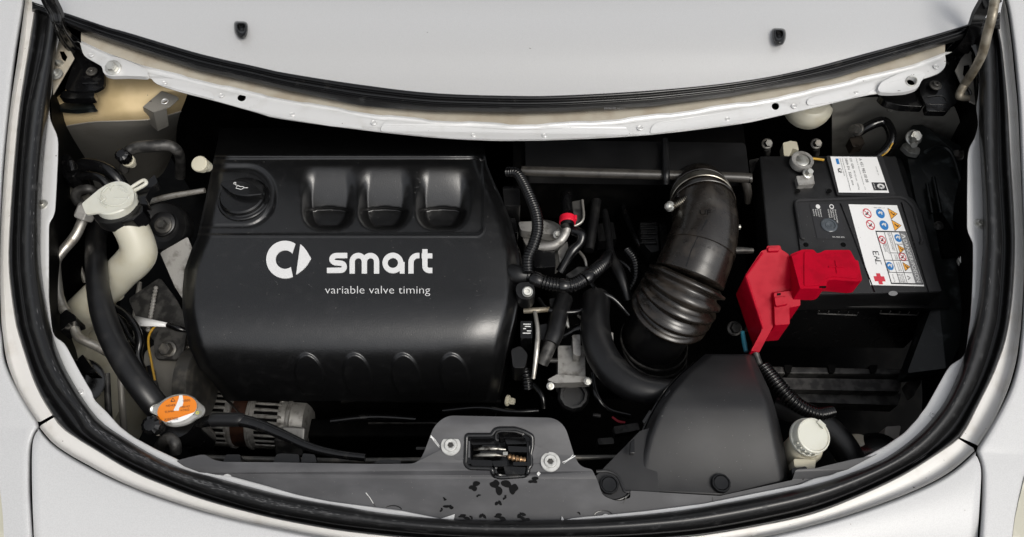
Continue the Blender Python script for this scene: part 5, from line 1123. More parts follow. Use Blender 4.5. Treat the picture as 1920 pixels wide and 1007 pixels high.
for u, v in ((.60, .115), (.60, .265), (.80, .425), (.47, .77)): stroke(mw, [(u - .04, v), (u, v - .02), (u + .03, v + .015)], .022, lambda a, b_: LQ(a, b_, K * 2)); disc(mw, u + .03, v - .012, .018, .014, lambda a, b_: LQ(a, b_, K * 2), 10)
build('sign_figures', mw, M['white'], hl_, flip=False)
for u, v, k in ((.33, .115, 1), (.33, .265, 1), (.475, .45, .8), (.77, .655, .8)):
    rd_ = MB(); ex = [(u + .078 * k * math.cos(2 * math.pi * j / 22), v + .057 * k * math.sin(2 * math.pi * j / 22)) for j in range(22)]
    stroke(rd_, ex, .014, f1(K), closed=True); stroke(rd_, [(u - .05 * k, v - .04 * k), (u + .05 * k, v + .04 * k)], .012, f1(K)); build('prohibition_sign', rd_, M['pred'], hl_, flip=False)
    stroke(mk, [(u + .03 * k, v - .02), (u, v + .01), (u - .04 * k, v + .012)], .018, lambda a, b_: LQ(a, b_, K * .7))
rd_ = MB(); stroke(rd_, [(.10, .925), (.30, .925)], .06, f1(K)); stroke(rd_, [(.20, .86), (.20, .99)], .075, f1(K * 1.2))
build('plus_sign', rd_, M['pred'], hl_, flip=False)
# EAC mark, small text lines, recycling mark
for i, g_ in enumerate(([[(0, 0), (0, 1), (1, 1)], [(0, .5), (.8, .5)], [(0, 0), (1, 0)]], [[(0, 0), (.5, 1), (1, 0)], [(.2, .4), (.8, .4)]], [[(1, 1), (0, 1), (0, 0), (1, 0)]])):
    for q in g_: stroke(mk, [(.22 + .10 * b_, .60 + i * .055 + .042 * a) for a, b_ in q], .014, f1(K))
for u0, v0, txt, v1 in ((.53, .49, 'KEEP OUT OF', .62), (.50, .49, 'REACH OF', .60), (.47, .49, 'CHILDREN', .60), (.43, .71 + .10, 'READ', .84), (.41, .805, 'INSTRUCTIONS', .845), (.66, .36, 'EYE PROTECTION', .58), (.63, .36, 'EXPLOSIVE GASES', .58), (.66, .63, 'NO SPARKS', .69), (.63, .63, 'NO FLAMES', .69), (.66, .72, 'SULFURIC ACID', .83), (.62, .72, 'CAN CAUSE', .83), (.47, .87, 'DO NOT TIP', .96), (.66, .86, 'FLUSH EYES', .965), (.63, .86, 'WITH WATER', .965), (.60, .86, 'GET MEDICAL', .965), (.57, .86, 'HELP FAST', .965)):
    text_on(mk, txt, lambda a, b_, u0=u0: LQ(u0 - .01 + b_, a, K), v0, 0, v1, .022)
text_on(mk, 'Lv. 857 000', lambda a, b_: LQ(.72 - a, .045 - b_ * .62, K), .0, 0, .22, .02)
stroke(mk, [(.74, .885), (.79, .905), (.74, .925)], .012, f1(K))
build('small_print', mk, M['ink'], hl_, flip=False)
# rear type label
TQ = quadmap([P(x, y, ZB) for x, y in ((1556, 295), (1643, 296), (1666, 363), (1572, 362.5))], .0022)
m = MB(); m.add([TQ(0, 0), TQ(1, 0), TQ(1, 1), TQ(0, 1)], [(0, 1, 2, 3)]); tl = build('type_label', m, M['label'], bt)
mk = MB(); tf = lambda u0: (lambda a, b_: TQ(u0 + b_ * .62, a, K))
for u0, t0, t1, h, tx in ((.60, .05, .72, .10, 'A 451 982 00 08'), (.535, .05, .93, .035, 'Made in Germany  Hannover  12V'), (.40, .05, .34, .085, '12V  42Ah'), (.41, .40, .92, .05, 'RC 65 min  10,8 kg'), (.30, .05, .62, .085, '380A EN  320A'), (.31, .66, .80, .05, 'SAE/GB'), (.235, .05, .95, .04, 'Clarios Germany GmbH & Co. KG 30419 Hannover'), (.19, .05, .55, .035, 'www.batteries-info.de'), (.90, .28, .52, .03, 'RA 208 123')):
    text_on(mk, tx, tf(u0), t0, 0, t1, h)
stroke(mk, [(.10 + .055 * math.cos(R(a)), .40 + .055 * math.sin(R(a)) ) for a in range(100, 261, 20)], .016, lambda u, v: TQ(u + .06, v, K))
text_on(mk, 'CE', tf(.10), .36, 0, .47, .0001) if False else None
build('small_print', mk, M['ink'], tl, flip=False)
m = MB(); text_on(m, 'CE', tf(.09), .33, 0, .46, .13); build('conformity_mark', m, M['ink'], tl, flip=False)
m = MB(); m.add([TQ(u, v, K) for u, v in ((.10, .06), (.16, .06), (.16, .22), (.10, .22))], [(0, 1, 2, 3)]); build('blue_bar', m, M['blue'], tl)
m = MB(); m.add([TQ(u, v, K) for u, v in ((.71, .72), (.98, .72), (.98, .94), (.71, .94))], [(0, 1, 2, 3)]); lb = build('logo_square', m, M['ink'], tl)
m = MB(); stroke(m, [(.875 + .052 * math.cos(R(a)), .83 + .052 * math.sin(R(a))) for a in range(120, 421, 15)], .042, lambda u, v: TQ(u, v, K * 2)); m.add([TQ(u, v, K * 2) for u, v in ((.81, .845), (.875, .915), (.93, .85))], [(0, 1, 2)])
text_on(m, 'smart', lambda a, b_: TQ(.735 + b_ * .7, a, K * 2), .745, 0, .915, .05); build('logo_mark', m, M['white'], lb, flip=False)
# indicator eye label
EQ = quadmap([P(x, y, ZB) for x, y in ((1517.5, 383), (1572, 383), (1584.5, 449), (1532, 447.5))], .0008)
m = MB(); m.add([EQ(0, 0), EQ(1, 0), EQ(1, 1), EQ(0, 1)], [(0, 1, 2, 3)]); el_ = build('indicator_label', m, M['ink'], bt)
m = MB(); disc(m, .27, .08, .075, .065, lambda u, v: EQ(u, v, K)); stroke(m, [(.74 + .065 * math.cos(R(a)), .08 + .055 * math.sin(R(a))) for a in range(0, 360, 20)], .028, lambda u, v: EQ(u, v, K), closed=True)
for u0, tx, t1 in ((.82, 'Ausreichender', .56), (.74, 'Saurestand', .46), (.66, 'Sufficient', .40), (.58, 'acid level', .40), (.30, 'Batterie', .38), (.22, 'ersetzen!', .38), (.14, 'Replace', .36), (.06, 'battery', .36)): text_on(m, tx, lambda a, b_, u0=u0: EQ(u0 + b_ * .9, a, K), .16, 0, t1, .062)
text_on(m, 'RA 950 890', lambda a, b_: EQ(a, .965 - b_, K), .56, 0, .98, .035)
build('indicator_text', m, M['white'], el_, flip=False)
c_ = EQ(.52, .62); rr = 15.5 * S(1550, 425, ZB); m = MB(); m.lathe(c_, UP, [(rr, -.001), (rr, .0012), (rr * .92, .002), (rr * .72, .002), (rr * .66, .0005), (rr * .5, .0003), (rr * .45, .0012), (rr * .3, .0012), (rr * .2, .0002)], 36); build('indicator_eye', m, mat('eye_plastic', (.06, .07, .08), .2), el_)
# clamp on the negative post
nt_ = thing('battery_terminal', 'bare metal negative battery clamp with nut at the rear of the battery', 'battery clamp', P(1505, 315, ZB))
s_ = S(1505, 315, ZB); zt_ = ZB + .006
m = MB(); m.lathe(P(1501, 307, ZB), UP, [(21 * s_, 0), (21 * s_, .010), (20 * s_, .0115), (15 * s_, .0115), (14 * s_, .006)], 28, cap1=False); build('clamp_ring', m, M['alu'], nt_)
m = MB(); m.lathe(P(1501, 307, ZB), UP, [(13 * s_, 0), (12.8 * s_, .0095), (12 * s_, .010), (4 * s_, .010)], 24); build('lead_post', m, M['zinc'], nt_)
m = MB(); m.plate([rnd([(1488, 290), (1504, 289), (1506, 302), (1486, 303)], 2)], zt_ + .004, .012); build('clamp_tail', m, M['alu'], nt_, bevel=.001)
m = MB(); m.plate([rnd([(1493, 330), (1525, 328), (1528, 345), (1497, 347)], 2)], zt_ + .001, .014); jw = build('clamp_jaw', m, M['alu'], nt_, bevel=.0012)
bolt(jw, P(1514, 326, zt_ + .002), (.15, -.2, .95), 6.5 * s_, .009, 'hex', M['zinc'], flange=1.5)
m = MB(); m.tpx([(1513, 297, ZB + .002, 2.4), (1530, 298, ZB + .002, 2.4), (1545, 300, ZB + .002, 2.4)], 8); solo('earth_lead', m, M['wireyel'], 'thin yellow lead beside the negative battery clamp', 'wiring')
# red positive cover
rc_ = thing('terminal_cover', 'red plastic positive terminal cover clipped over the battery front', 'terminal cover', P(1490, 540, -.14))
ZR = -.055
lf = rnd([(1428, 470, 3), (1437, 468, 2), (1438, 461, 3), (1463, 460, 3), (1465, 468, 2), (1472, 472, 2), (1480, 478, 3), (1497, 536, 4), (1500, 545, 3), (1500, 574, 3), (1478, 578, 2), (1480, 609, 3), (1450, 611, 3), (1424, 660, 2), (1408, 658, 2), (1429, 618, 4), (1396, 518, 4)], 3, 3)
_a, _b = P(1450, 465, -.055), P(1430, 655, -.142); pb = (_a.z - _b.z) / (_a.y - _b.y); pa = _a.z - pb * _a.y
def PL(px, py, up=0.0):                 # point of the tilted front face
    d = P(px, py, 0) - CAM; return CAM + d * ((pa + up + pb * CAM.y - CAM.z) / (d.z - pb * d.y))
def facebox(pts, up, th, name, par, bev=.0018, r=3):
    m = MB(); m.slab([[PL(x, y, up) for x, y in rnd(pts, r, 3)]], (0, 0, -th)); return build(name, m, M['red'], par, bevel=bev, segs=3)
m = MB(); m.slab([[PL(x, y) for x, y in lf]], (0, 0, -.055)); lb_ = build('fuse_cover', m, M['red'], rc_, bevel=.0022, segs=3)
facebox([(1451, 549, 3), (1500, 543, 3), (1501, 573, 3), (1480, 577, 2), (1481, 608, 3), (1453, 610, 3)], .009, .02, 'stepped_box', lb_)
facebox([(1452, 558), (1477, 556), (1478, 570), (1455, 574)], .014, .01, 'cover_latch', lb_, .002)
facebox([(1441, 464), (1461, 463), (1462, 470), (1440, 471)], .005, .008, 'cover_nub', lb_, .0016)
m = MB(); m.tube([PL(x, y, .0006) for x, y in ((1430, 474), (1399, 518), (1431, 616))], .0018, 8); build('cover_ridge', m, M['red'], lb_)
m = MB(); m.tube([PL(x, y, .0008) for x, y in ((1478, 482), (1498, 540))], .0014, 8); build('cover_ridge', m, M['red'], lb_)
m = MB(); m.slab([[PL(x, y, .0096) for x, y in ((1457, 550), (1464, 549), (1464, 553), (1457, 554))]], (0, 0, -.002)); build('cover_slot', m, M['deep'], lb_)
rt = rnd([(1482, 477, 2), (1504, 468, 4), (1526, 468, 4), (1531, 475, 4), (1538, 474, 4), (1546, 469, 4), (1594, 468.5, 4), (1604, 488, 3), (1609, 488.5, 2), (1617, 526, 3), (1606, 528, 4), (1560, 524, 5), (1551, 526, 5), (1549, 537, 4), (1540, 541, 3), (1500, 541, 2)], 3, 4)
m = MB(); m.plate([rt], lambda x, y: ZR - .003, .036); rb_ = build('post_cover', m, M['red'], rc_, bevel=.0026, segs=3)
m = MB(); PRc = lambda x, y: P(x, y, ZR - .0004)
stroke(m, [(1554, 500), (1582, 500)], 2.2, PRc, th=.0012); stroke(m, [(1567, 488), (1570, 512)], 2.2, PRc, th=.0012); build('plus_mark', m, M['red'], rb_)
m = MB(); m.plate([rnd([(1484, 480), (1500, 474), (1503, 536), (1500, 540)], 3)], ZR + .0005, .004); build('cover_rib', m, M['red'], rb_, bevel=.0014)
m = MB(); m.plate([rnd([(1508, 472), (1524, 471), (1532, 480), (1590, 474), (1602, 492), (1610, 522), (1560, 518), (1546, 522), (1540, 534), (1508, 536)], 4)], ZR - .0016, .004); build('raised_field', m, M['red'], rb_, bevel=.0012)
m = MB(); m.plate([[(1537, 536.5), (1549, 536), (1549, 539), (1537, 539.5)]], ZR - .0018, .002); build('cover_slot', m, M['deep'], rb_)
# cables below it
m = MB(); m.tpx([(1416, 658, -.15, 6), (1420, 672, -.155, 6.5), (1426, 686, -.16, 6.5)], 12); solo('battery_cable', m, M['mesh'], 'short grey sheathed cable end below the red cover', 'cable')
m = MB(); m.tpx([(1426, 682, -.158, 4), (1430, 690, -.16, 4.5), (1436, 698, -.165, 4)], 10); solo('battery_cable', m, M['redbright'], 'short bright red cable between red cover and corrugated conduit', 'cable')
m = MB(); m.tpx([(1392, 622, -.17, 4), (1396, 645, -.17, 4.5), (1399, 660, -.17, 4)], 10); solo('battery_cable', m, M['teal'], 'short blue cable left of the red cover', 'cable')
solo('wiring_conduit', MB().corr([(1430, 688, -.16, 13), (1446, 708, -.155, 14), (1464, 730, -.15, 14.5), (1486, 752, -.15, 14), (1510, 768, -.155, 12.5), (1536, 776, -.16, 11.5), (1560, 772, -.17, 11)], 6, .22, 18), M['gloss'], 'black corrugated conduit running from the red cover towards the right', 'conduit', ang=180)
# tray, carrier rails and dark metal below the battery
tr = thing('battery_tray', 'dark battery tray with clamp notches and scuffed rails', 'battery tray', P(1600, 690, -.32))
m = MB(); m.plate([[(1440, 686), (1700, 692), (1700, 702), (1445, 700)]], -.24, .03); build('tray_lip', m, M['mesh'], tr, bevel=.002)
for x in (1478, 1560, 1638): m = MB(); m.plate([rnd([(x - 8, 684), (x + 8, 684), (x + 5, 699), (x - 5, 699)], 3)], -.236, .03); build('tray_notch', m, M['deep'], tr, bevel=.002)
m = MB(); m.plate([rnd([(1462, 708), (1690, 712), (1688, 734), (1480, 730)], 3)], -.25, .03); build('carrier_rail', m, M['mesh'], tr, bevel=.003)
m = MB(); m.plate([rnd([(1490, 734), (1690, 738), (1684, 760), (1510, 754)], 3)], -.27, .03); build('carrier_rail', m, M['mesh'], tr, bevel=.003)
bolt(tr, P(1377, 616, -.22), TILT, 10 * S(1377, 616, -.22), .010, 'hex', M['darksteel'], flange=1.4)
# cap of the brake fluid reservoir
br_ = thing('brake_reservoir', 'domed milky reservoir cap half under the crossmember above the battery', 'reservoir', P(1520, 210, -.1)); s_ = S(1520, 205, -.06)
m = MB(); m.lathe(P(1521, 190, -.07), (0, -.25, 1), [(44 * s_, -.028), (46 * s_, -.018), (46 * s_, -.010), (42 * s_, -.002), (33 * s_, .006), (30 * s_, .0065), (12 * s_, .009), (3 * s_, .0095)], 40); build('reservoir_cap', m, M['milk'], br_)
# right rear corner fittings
rwg = [[P(*p) for p in cr(r, 6)] for r in ([(1560, 190, -.05), (1640, 182, -.05), (1720, 190, -.05), (1790, 200, -.05)], [(1560, 230, -.13), (1640, 220, -.12), (1710, 225, -.11), (1800, 230, -.10)], [(1560, 290, -.24), (1640, 285, -.22), (1700, 280, -.20), (1800, 270, -.18)], [(1560, 340, -.36), (1640, 330, -.34), (1700, 320, -.32), (1800, 310, -.3)])]
iw2 = solo('inner_wing', MB().grid([[Vector(p) for p in r] for r in zip(*[cr([tuple(q) for q in c], 6) for c in zip(*rwg)])]), mat('grey_wing_sheet', (.30, .29, .26), .42, .2, .06, 600, var=(.17, .16, .145), vscale=24), 'dusty grey inner wing sheet below the right hinge', 'inner wing', ang=180)  # grey base with darker patches at random
for x, y in ((1669, 205), (1634, 188)):
    m = MB(); rr = .0045; m.lathe(P(x, y, -.075), (0, -.6, .8), [(rr, -.004), (rr, .0012), (rr * .7, .0006)], 16); build('spot_weld', m, M['wing'], iw2)
ge = thing('relay_box', 'tarred dark plastic box with two nuts between battery and right flange', 'relay box', P(1750, 380, -.25))
gp = [(1694, 262), (1712, 232), (1726, 232), (1816, 282), (1818, 300), (1812, 420), (1824, 460), (1822, 600), (1780, 690), (1700, 700), (1760, 540), (1716, 370)]
m = MB(); m.plate([rnd(gp, 8)], lambda x, y: -.105 - .00012 * (y - 230) - .0009 * max(0, 1770 - x) * .35, .04); build('box_moulding', m, M['greenish'], ge, bevel=.006, segs=3)
m = MB(); m.tube([P(x, y, -.098 - .0001 * (y - 230)) for x, y in cr([(1735, 285), (1762, 275), (1782, 285), (1796, 320), (1808, 370), (1806, 384)], 6)], .0035, 10); build('raised_bead', m, M['greenish'], ge)
for x0, x1 in ((1738, 1748), (1750, 1764)):
    m = MB(); m.tpx([(x0, 345 - (x0 - 1738), -.125, 3.5), (x1, 400, -.13, 3.5)], 10); build('louvre_rib', m, M['greenish'], ge)
m = MB(); m.plate([rnd([(1735, 340), (1765, 310), (1778, 340), (1800, 480), (1770, 480)], 5)], -.135, .02); build('louvre_recess', m, M['deep'], ge)
bolt(ge, P(1713, 258, -.105), (-.1, -.45, .9), 11 * S(1713, 258, -.1), .011, 'hex', M['zinc'], flange=1.35); m = MB(); m.tpx([(1712, 262, -.097, 6), (1714, 272, -.092, 6)], 12); build('stud', m, M['zinc'], ge)
m = MB(); m.plate([rnd([(1690, 272), (1700, 266), (1726, 278), (1724, 290), (1704, 286)], 4)], -.12, .01); build('nut_plate', m, M['zinc'], ge, bevel=.002)
bolt(ge, P(1810, 490, -.125), (-.5, -.2, .7), 11 * S(1810, 490, -.1), .011, 'hex', M['zinc'], flange=1.3); bolt(ge, P(1802, 292, -.105), (-.9, 0, .5), 8 * S(1802, 292, -.1), .012, 'hex', M['darksteel'], flange=1.2)
m = MB(); m.lathe(P(1759, 424, -.13), (-.2, -.2, .9), [(.007, 0), (.008, .003), (.005, .006)], 18, cap1=False); build('box_clip', m, M['darksteel'], ge)
cbl = thing('cable_bracket', 'black cable loop with yellow stripe behind the battery', 'cable', P(1640, 260, -.2))
m = MB(); m.tpx([(1602, 255, -.12, 7), (1630, 236, -.10, 9), (1655, 228, -.095, 9.5), (1668, 240, -.095, 9), (1672, 262, -.10, 9), (1660, 282, -.11, 9), (1640, 298, -.12, 9)], 16); build('cable_sheath', m, M['gloss'], cbl)
m = MB(); m.tpx([(1674, 268, -.093, 1.6), (1664, 284, -.10, 1.6), (1648, 296, -.11, 1.6)], 6); build('stripe', m, M['wireyel'], cbl)
bolt(cbl, P(1608, 243, -.10), (-.8, -.3, .5), 9 * S(1608, 243, -.1), .014, 'hex', M['darksteel'], flange=1.3)
m = MB(); m.plate([rnd([(1592, 258), (1616, 254), (1622, 270), (1600, 276)], 3)], -.11, .02); build('cable_connector', m, M['hosewarm'], cbl, bevel=.003)
for pts, z, lab in (([(1468, 268), (1482, 264), (1494, 266), (1498, 282), (1486, 278), (1480, 292), (1470, 292)], -.13, 'small cream plastic cable clip behind the battery clamp'),):
    m = MB(); m.plate([rnd(pts, 2)], z, .02); solo('cable_clip', m, M['ivory'], lab, 'clip', bevel=.0015)
for x, y, lab in ((1438, 270, 'small dull stud on the bulkhead left of the cream clip'), (1530, 270, 'dull hexagon stud on the bulkhead right of the cream clip')):
    t = thing('bulkhead_stud', lab, 'stud', P(x, y, -.16)); bolt(t, P(x, y, -.14), (0, -.5, .85), 7 * S(x, y, -.14), .01, 'hex', M['darksteel'], flange=1.5)
    m = MB(); m.tpx([(x, y + 8, -.15, 7), (x, y + 20, -.17, 6)], 12); build('stud_collar', m, M['mesh'], t)
# washer-type reservoir at the front right
fr2 = thing('fluid_reservoir', 'cream reservoir with round milky screw cap beside the snorkel', 'reservoir', P(1515, 850, -.2))
m = MB(); o_ = P(1512, 836, -.095); s_ = S(1512, 836, -.09); m.lathe(o_, UP, [(33 * s_, -.10), (33 * s_, -.006), (31 * s_, 0), (26 * s_, .004), (26 * s_, .02)], 32); build('reservoir_body', m, M['ivory'], fr2)
axc = Vector((.16, -.16, .97)).normalized(); o2 = P(1520, 818, -.062); r2 = 34.5 * S(1520, 816, -.055)
m = MB(); m.lathe(o2, axc, [(r2 * 1.0, -.012), (r2 * 1.04, -.010), (r2 * 1.04, -.006), (r2 * .97, -.005), (r2 * .97, .006), (r2 * .93, .0085), (r2 * .86, .009), (r2 * .82, .0078), (r2 * .2, .0078)], 44); scp = build('screw_cap', m, M['milkcap'], fr2, ang=30)
m = MB(); m.plate([rnd([(1532, 791), (1537, 786), (1549, 797), (1544, 803)], 1)], -.050, .004); build('cap_tab', m, M['milkcap'], scp, bevel=.001)
for k in range(5):
    a = R(205 + k * 17); u = Vector((math.cos(a), math.sin(a), 0)); u = (u - axc * u.dot(axc)).normalized(); m = MB(); m.box(o2 + u * r2 * .985 + axc * .0, u * .0012, axc.cross(u) * .0012, axc * .005); build('cap_rib', m, M['milkcap'], scp, bevel=.0004)
m = MB(); m.plate([rnd([(1488, 860), (1530, 862), (1528, 880), (1490, 876)], 4)], -.088, .03); build('reservoir_foot', m, M['ivory'], fr2, bevel=.004)
m = MB(); m.plate([rnd([(1484, 878), (1512, 874), (1518, 892), (1486, 894)], 4)], -.080, .02); solo('pipe_clip', m, M['gloss'], 'black clip at the foot of the cream reservoir', 'clip', bevel=.003)
solo('coolant_hose', MB().tpx([(1455, 760, -.2, 24), (1500, 776, -.19, 26), (1545, 800, -.185, 26), (1580, 835, -.185, 26), (1600, 870, -.19, 25)], 24), M['hose'], 'broad black hose passing behind the milky screw cap', 'hose')
hd = thing('headlamp_unit', 'pale rear of the headlamp with black cover seen in the front right corner', 'headlamp', P(1620, 830, -.25))
m = MB(); m.lathe(P(1610, 835, -.2), (0, .5, .85), [(.03, -.03), (.026, 0), (.012, .012)], 24); build('lamp_back', m, M['milk'], hd)
m = MB(); m.lathe(P(1645, 835, -.18), (-.2, .5, .85), [(.032, -.04), (.032, -.004), (.028, 0), (.012, .002)], 30); build('lamp_cover', m, M['gloss'], hd)
m = MB(); m.plate([rnd([(1660, 800), (1690, 798), (1680, 840), (1655, 850)], 5)], -.2, .03); build('lamp_bracket', m, M['wing'], hd, bevel=.003)

# =================================================================== small fittings in the shade
def lead(pts, mt, label, cat='wiring', name='wiring_lead', n=12): return solo(name, MB().tpx(pts, n), M[mt], label, cat)
lead([(1128, 300, -.2, 9), (1120, 360, -.2, 10), (1112, 420, -.2, 10), (1104, 470, -.2, 10)], 'hose', 'dark hose running down right of the red coupling plate', 'hose', 'vacuum_hose')
lead([(1160, 350, -.22, 6), (1172, 400, -.21, 6), (1190, 440, -.2, 6), (1206, 470, -.2, 6)], 'gloss', 'glossy thin black pipe left of the intake elbow', 'pipe', 'vacuum_pipe')
lead([(940, 400, -.16, 6), (955, 440, -.155, 6), (968, 470, -.15, 6), (975, 500, -.15, 6)], 'gloss', 'glossy black lead hugging the right edge of the engine cover', 'wiring')
lead([(1100, 520, -.16, 5), (1120, 545, -.16, 5), (1150, 560, -.165, 5), (1180, 590, -.18, 5)], 'gloss', 'glossy black lead passing under the corrugated conduit to the bellows', 'wiring')
lead([(1010, 560, -.16, 4), (1024, 578, -.155, 4.5), (1050, 585, -.155, 4.5), (1090, 582, -.16, 4.5), (1110, 560, -.17, 4)], 'gloss', 'thin black lead looping above the thermostat housing', 'wiring')
lead([(982, 583, -.155, 5), (1000, 582, -.153, 5.5), (1030, 580, -.155, 5)], 'rod', 'short brownish pipe stub below the cover bolt', 'pipe', 'pipe_stub')
lead([(1058, 596, -.175, 7), (1062, 606, -.17, 5), (1066, 614, -.168, 2)], 'zinc', 'small bright metal cone above the thermostat housing', 'fitting', 'metal_fitting')
lead([(1084, 592, -.18, 3), (1092, 600, -.178, 3), (1090, 612, -.18, 3)], 'pipe', 'small bright hooked wire above the thermostat housing', 'wiring')
lead([(1000, 720, -.24, 5), (1016, 742, -.24, 5.5), (1020, 766, -.25, 5)], 'gloss', 'black lead curling down left of the connector ring', 'wiring')
lead([(1110, 700, -.22, 6), (1118, 740, -.22, 6), (1140, 768, -.23, 6), (1180, 780, -.24, 6)], 'gloss', 'black taped lead below the thick coolant hose', 'wiring')
lead([(830, 770, -.30, 5), (900, 764, -.29, 5.5), (960, 772, -.28, 5.5), (1010, 770, -.28, 5)], 'gloss', 'glossy black pipe in the shade behind the latch panel', 'pipe', 'vacuum_pipe')
lead([(620, 790, -.31, 6), (700, 782, -.31, 6.5), (780, 786, -.31, 6)], 'gloss', 'dim black pipe running right of the alternator', 'pipe', 'vacuum_pipe')
solo('wiring_conduit', MB().corr([(1176, 470, -.19, 9), (1190, 490, -.18, 10), (1192, 520, -.18, 10), (1180, 545, -.19, 9.5)], 5.5, .2, 16), M['gloss'], 'short black corrugated loop tucked beside the bellows', 'conduit', ang=180)
solo('wiring_conduit', MB().corr([(984, 692, -.19, 9), (988, 710, -.19, 9.5), (990, 730, -.2, 9)], 5.5, .2, 16), M['gloss'], 'short black ribbed boot under the black sensor housing', 'conduit', ang=180)
for pts, z, th, mt, nm, lab, cat in (
    ([(1060, 516), (1084, 500), (1112, 502), (1102, 520), (1078, 526)], -.165, .006, 'mesh', 'mounting_plate', 'grimy triangular plate above the horizontal corrugated conduit', 'plate'),
    ([(1118, 420), (1150, 416), (1156, 448), (1122, 452)], -.23, .03, 'plastic', 'relay_block', 'black square block in the dark left of the intake elbow', 'connector'),
    ([(940, 410), (966, 408), (972, 436), (948, 440)], -.15, .04, 'gloss', 'connector_block', 'small glossy black plug beside the cover edge, level with the red coupling', 'connector'),
    ([(1006, 610), (1026, 606), (1030, 634), (1010, 638)], -.165, .03, 'plastic', 'connector_block', 'black plug between printed module and thermostat hose', 'connector'),
    ([(1100, 610), (1110, 606), (1112, 640), (1102, 642)], -.2, .03, 'alu', 'cast_boss', 'small cast metal boss right of the thermostat rib', 'casting'),
    ([(1030, 560), (1060, 556), (1064, 572), (1032, 576)], -.175, .02, 'mesh', 'mounting_plate', 'dull metal plate directly under the corrugated conduit', 'plate'),
    ([(1236, 420), (1250, 420), (1252, 470), (1240, 474)], -.165, .03, 'gloss', 'sensor_plug', 'slim glossy black plug against the intake elbow', 'connector'),
    ([(1150, 800), (1196, 792), (1200, 806), (1154, 814)], -.28, .02, 'mesh', 'shroud_tab', 'dim grey tab in the dark left of the snorkel web', 'tab'),
    ([(1120, 822), (1150, 820), (1152, 832), (1122, 834)], -.28, .02, 'mesh', 'shroud_tab', 'small dim grey tab behind the right end of the latch panel', 'tab'),
    ([(1700, 720), (1718, 700), (1728, 716), (1712, 744)], -.24, .02, 'mesh', 'harness_clip', 'dull clip right of the scuffed tray rails', 'clip'),
    ([(1396, 560), (1412, 556), (1420, 600), (1402, 606)], -.22, .04, 'plastic', 'fuse_base', 'black base block behind the left side of the red cover', 'connector'),
    ([(1404, 300), (1424, 296), (1430, 330), (1408, 336)], -.16, .03, 'mesh', 'bulkhead_bracket', 'dull bracket on the bulkhead left of the battery', 'bracket'),
    ([(262, 690), (282, 684), (288, 716), (268, 722)], -.23, .02, 'gloss', 'harness_clip', 'black clip on the grey chassis leg', 'clip'),
    ([(215, 600), (236, 596), (242, 622), (222, 628)], -.205, .02, 'gloss', 'harness_clip', 'black clip between milky reservoir and taped loom', 'clip')):
    m = MB(); m.plate([rnd(pts, 3)], z, th); o = solo(nm, m, M[mt], lab, cat, bevel=.002)
for x, y, z, r, lab in ((1032, 724, -.19, 5, 'small bolt head left of the black connector ring'), (1046, 440, -.155, 6, 'bolt head on the throttle flange under the bent pipe'), (1102, 715, -.19, 5, 'small bolt head right of the thermostat base flange'), (1372, 480, -.14, 5, 'small bolt head beside the breather stub of the intake hose')):
    t = thing('bolt_head', lab, 'bolt', P(x, y, z - .01)); bolt(t, P(x, y, z), TILT, r * S(x, y, z), .006, 'hex', M['zinc'], name='hexagon_head')
# weld bead on the bracket beside the taped loom
wbm = MB()
for k in range(14): wbm.lathe(P(292 - k * 1.1, 540 + k * 6, -.224), UP, [(.0042, -.001), (.0036, .0014), (.0015, .0022)], 8)
o = build('weld_bead', wbm, M['alu'], mb_); tag(o, kind='stuff')
# tape sleeves on the horizontal conduit
for a, b_ in (((998, 521), (1014, 528)), ((1050, 536), (1064, 536)), ((1096, 524), (1108, 515))):
    m = MB(); m.tpx([(a[0], a[1], -.113, 13.4), ((a[0] + b_[0]) / 2, (a[1] + b_[1]) / 2, -.113, 14.2), (b_[0], b_[1], -.114, 13.4)], 18); solo('tape_sleeve', m, M['gloss'], {998: 'glossy tape wrap at the left end of the horizontal corrugated conduit', 1050: 'glossy tape wrap in the middle of the horizontal corrugated conduit', 1096: 'glossy tape wrap at the right end of the horizontal corrugated conduit'}[a[0]], 'tape', 'tape wraps on the conduit')

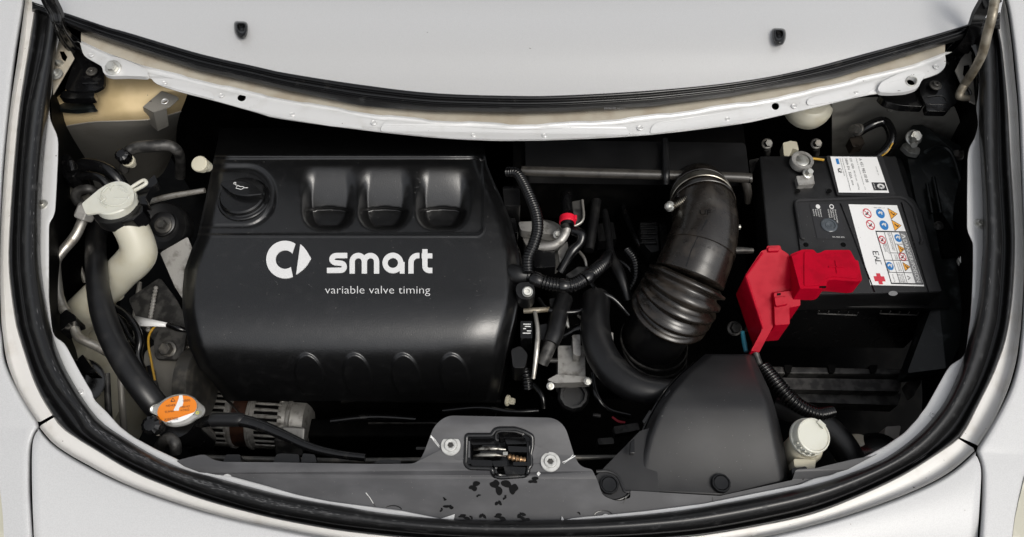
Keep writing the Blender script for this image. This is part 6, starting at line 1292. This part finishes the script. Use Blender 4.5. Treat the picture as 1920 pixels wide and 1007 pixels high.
# =================================================================== dust flecks, scuffs and scratches
M['fleck'] = mat('dust_fleck', (.16, .155, .15), .7)
M['scuff'] = mat('rubber_scuff', (.075, .075, .077), .6)
fr_ng = random.Random(11)
def flecks(parent, fn, pts, name, mt, smin, smax, el=1.0):
    m = MB()
    for (x, y, a) in pts:
        s1 = fr_ng.uniform(smin, smax); s2 = s1 * el * fr_ng.uniform(.6, 1.2); c, d = math.cos(a), math.sin(a)
        m.add([fn(x + u * s2 * c - v * s1 * d, y + u * s2 * d + v * s1 * c) for u, v in ((-1, 0), (-.2, -.8), (1, .1), (.1, .9))], [(0, 1, 2, 3)])
    return tag(build(name, m, M[mt], parent, flip=False), kind='stuff')
def rpt(x0, y0, x1, y1): return (fr_ng.uniform(x0, x1), fr_ng.uniform(y0, y1), fr_ng.uniform(0, 6.28))
flecks(cover, lambda x, y: onc(x, y, .0005), [rpt(400, 300, 930, 640) for _ in range(170)] + [rpt(400, 300, 540, 440) for _ in range(40)], 'dust_fleck', 'fleck', .35, .95)
flecks(cover, lambda x, y: onc(x, y, .0005), [(*rpt(420, 300, 930, 560)[:2], fr_ng.gauss(-.3, .8)) for _ in range(14)], 'scratch', 'scuff', .35, .5, 14)
flecks(du_, lambda x, y: P(x, y, dz_(x, y) + .0005), [rpt(1240, 720, 1455, 905) for _ in range(60)], 'dust_fleck', 'fleck', .35, .8)
flecks(spp, lambda x, y: P(x, y, gz(x, y) + .0005), [rpt(440, 880, 1100, 940) for _ in range(70)], 'dust_fleck', 'fleck', .35, .9)
flecks(bt, lambda x, y: P(x, y, ZB + .0009), [rpt(1495, 380, 1720, 540) for _ in range(40)], 'dust_fleck', 'fleck', .35, .7)
# scuffed band along the crown of the seal, heaviest at the lower left
def onseal(t, f):                       # t along, f across the bulb
    i = min(NP - 1.001, max(0, t * (NP - 1))); k = int(i); r0, r1 = rb[k], rb[k + 1]; j = min(8.999, max(1, 1 + f * 8)); jj = int(j)
    a = r0[jj].lerp(r0[jj + 1], j - jj); b_ = r1[jj].lerp(r1[jj + 1], j - jj); return a.lerp(b_, i - k) + Vector((0, 0, .0006))
m = MB()
for _ in range(420):
    t = fr_ng.choice((fr_ng.uniform(.235, .40), fr_ng.uniform(.24, .36), fr_ng.uniform(.05, .98))); f = fr_ng.gauss(.52, .07); dt = fr_ng.uniform(.0004, .0022); df = fr_ng.uniform(.006, .022)
    m.add([onseal(t - dt, f), onseal(t, f - df), onseal(t + dt, f), onseal(t, f + df)], [(0, 1, 2, 3)])
tag(build('scuff_mark', m, M['scuff'], seal, flip=False), kind='stuff')
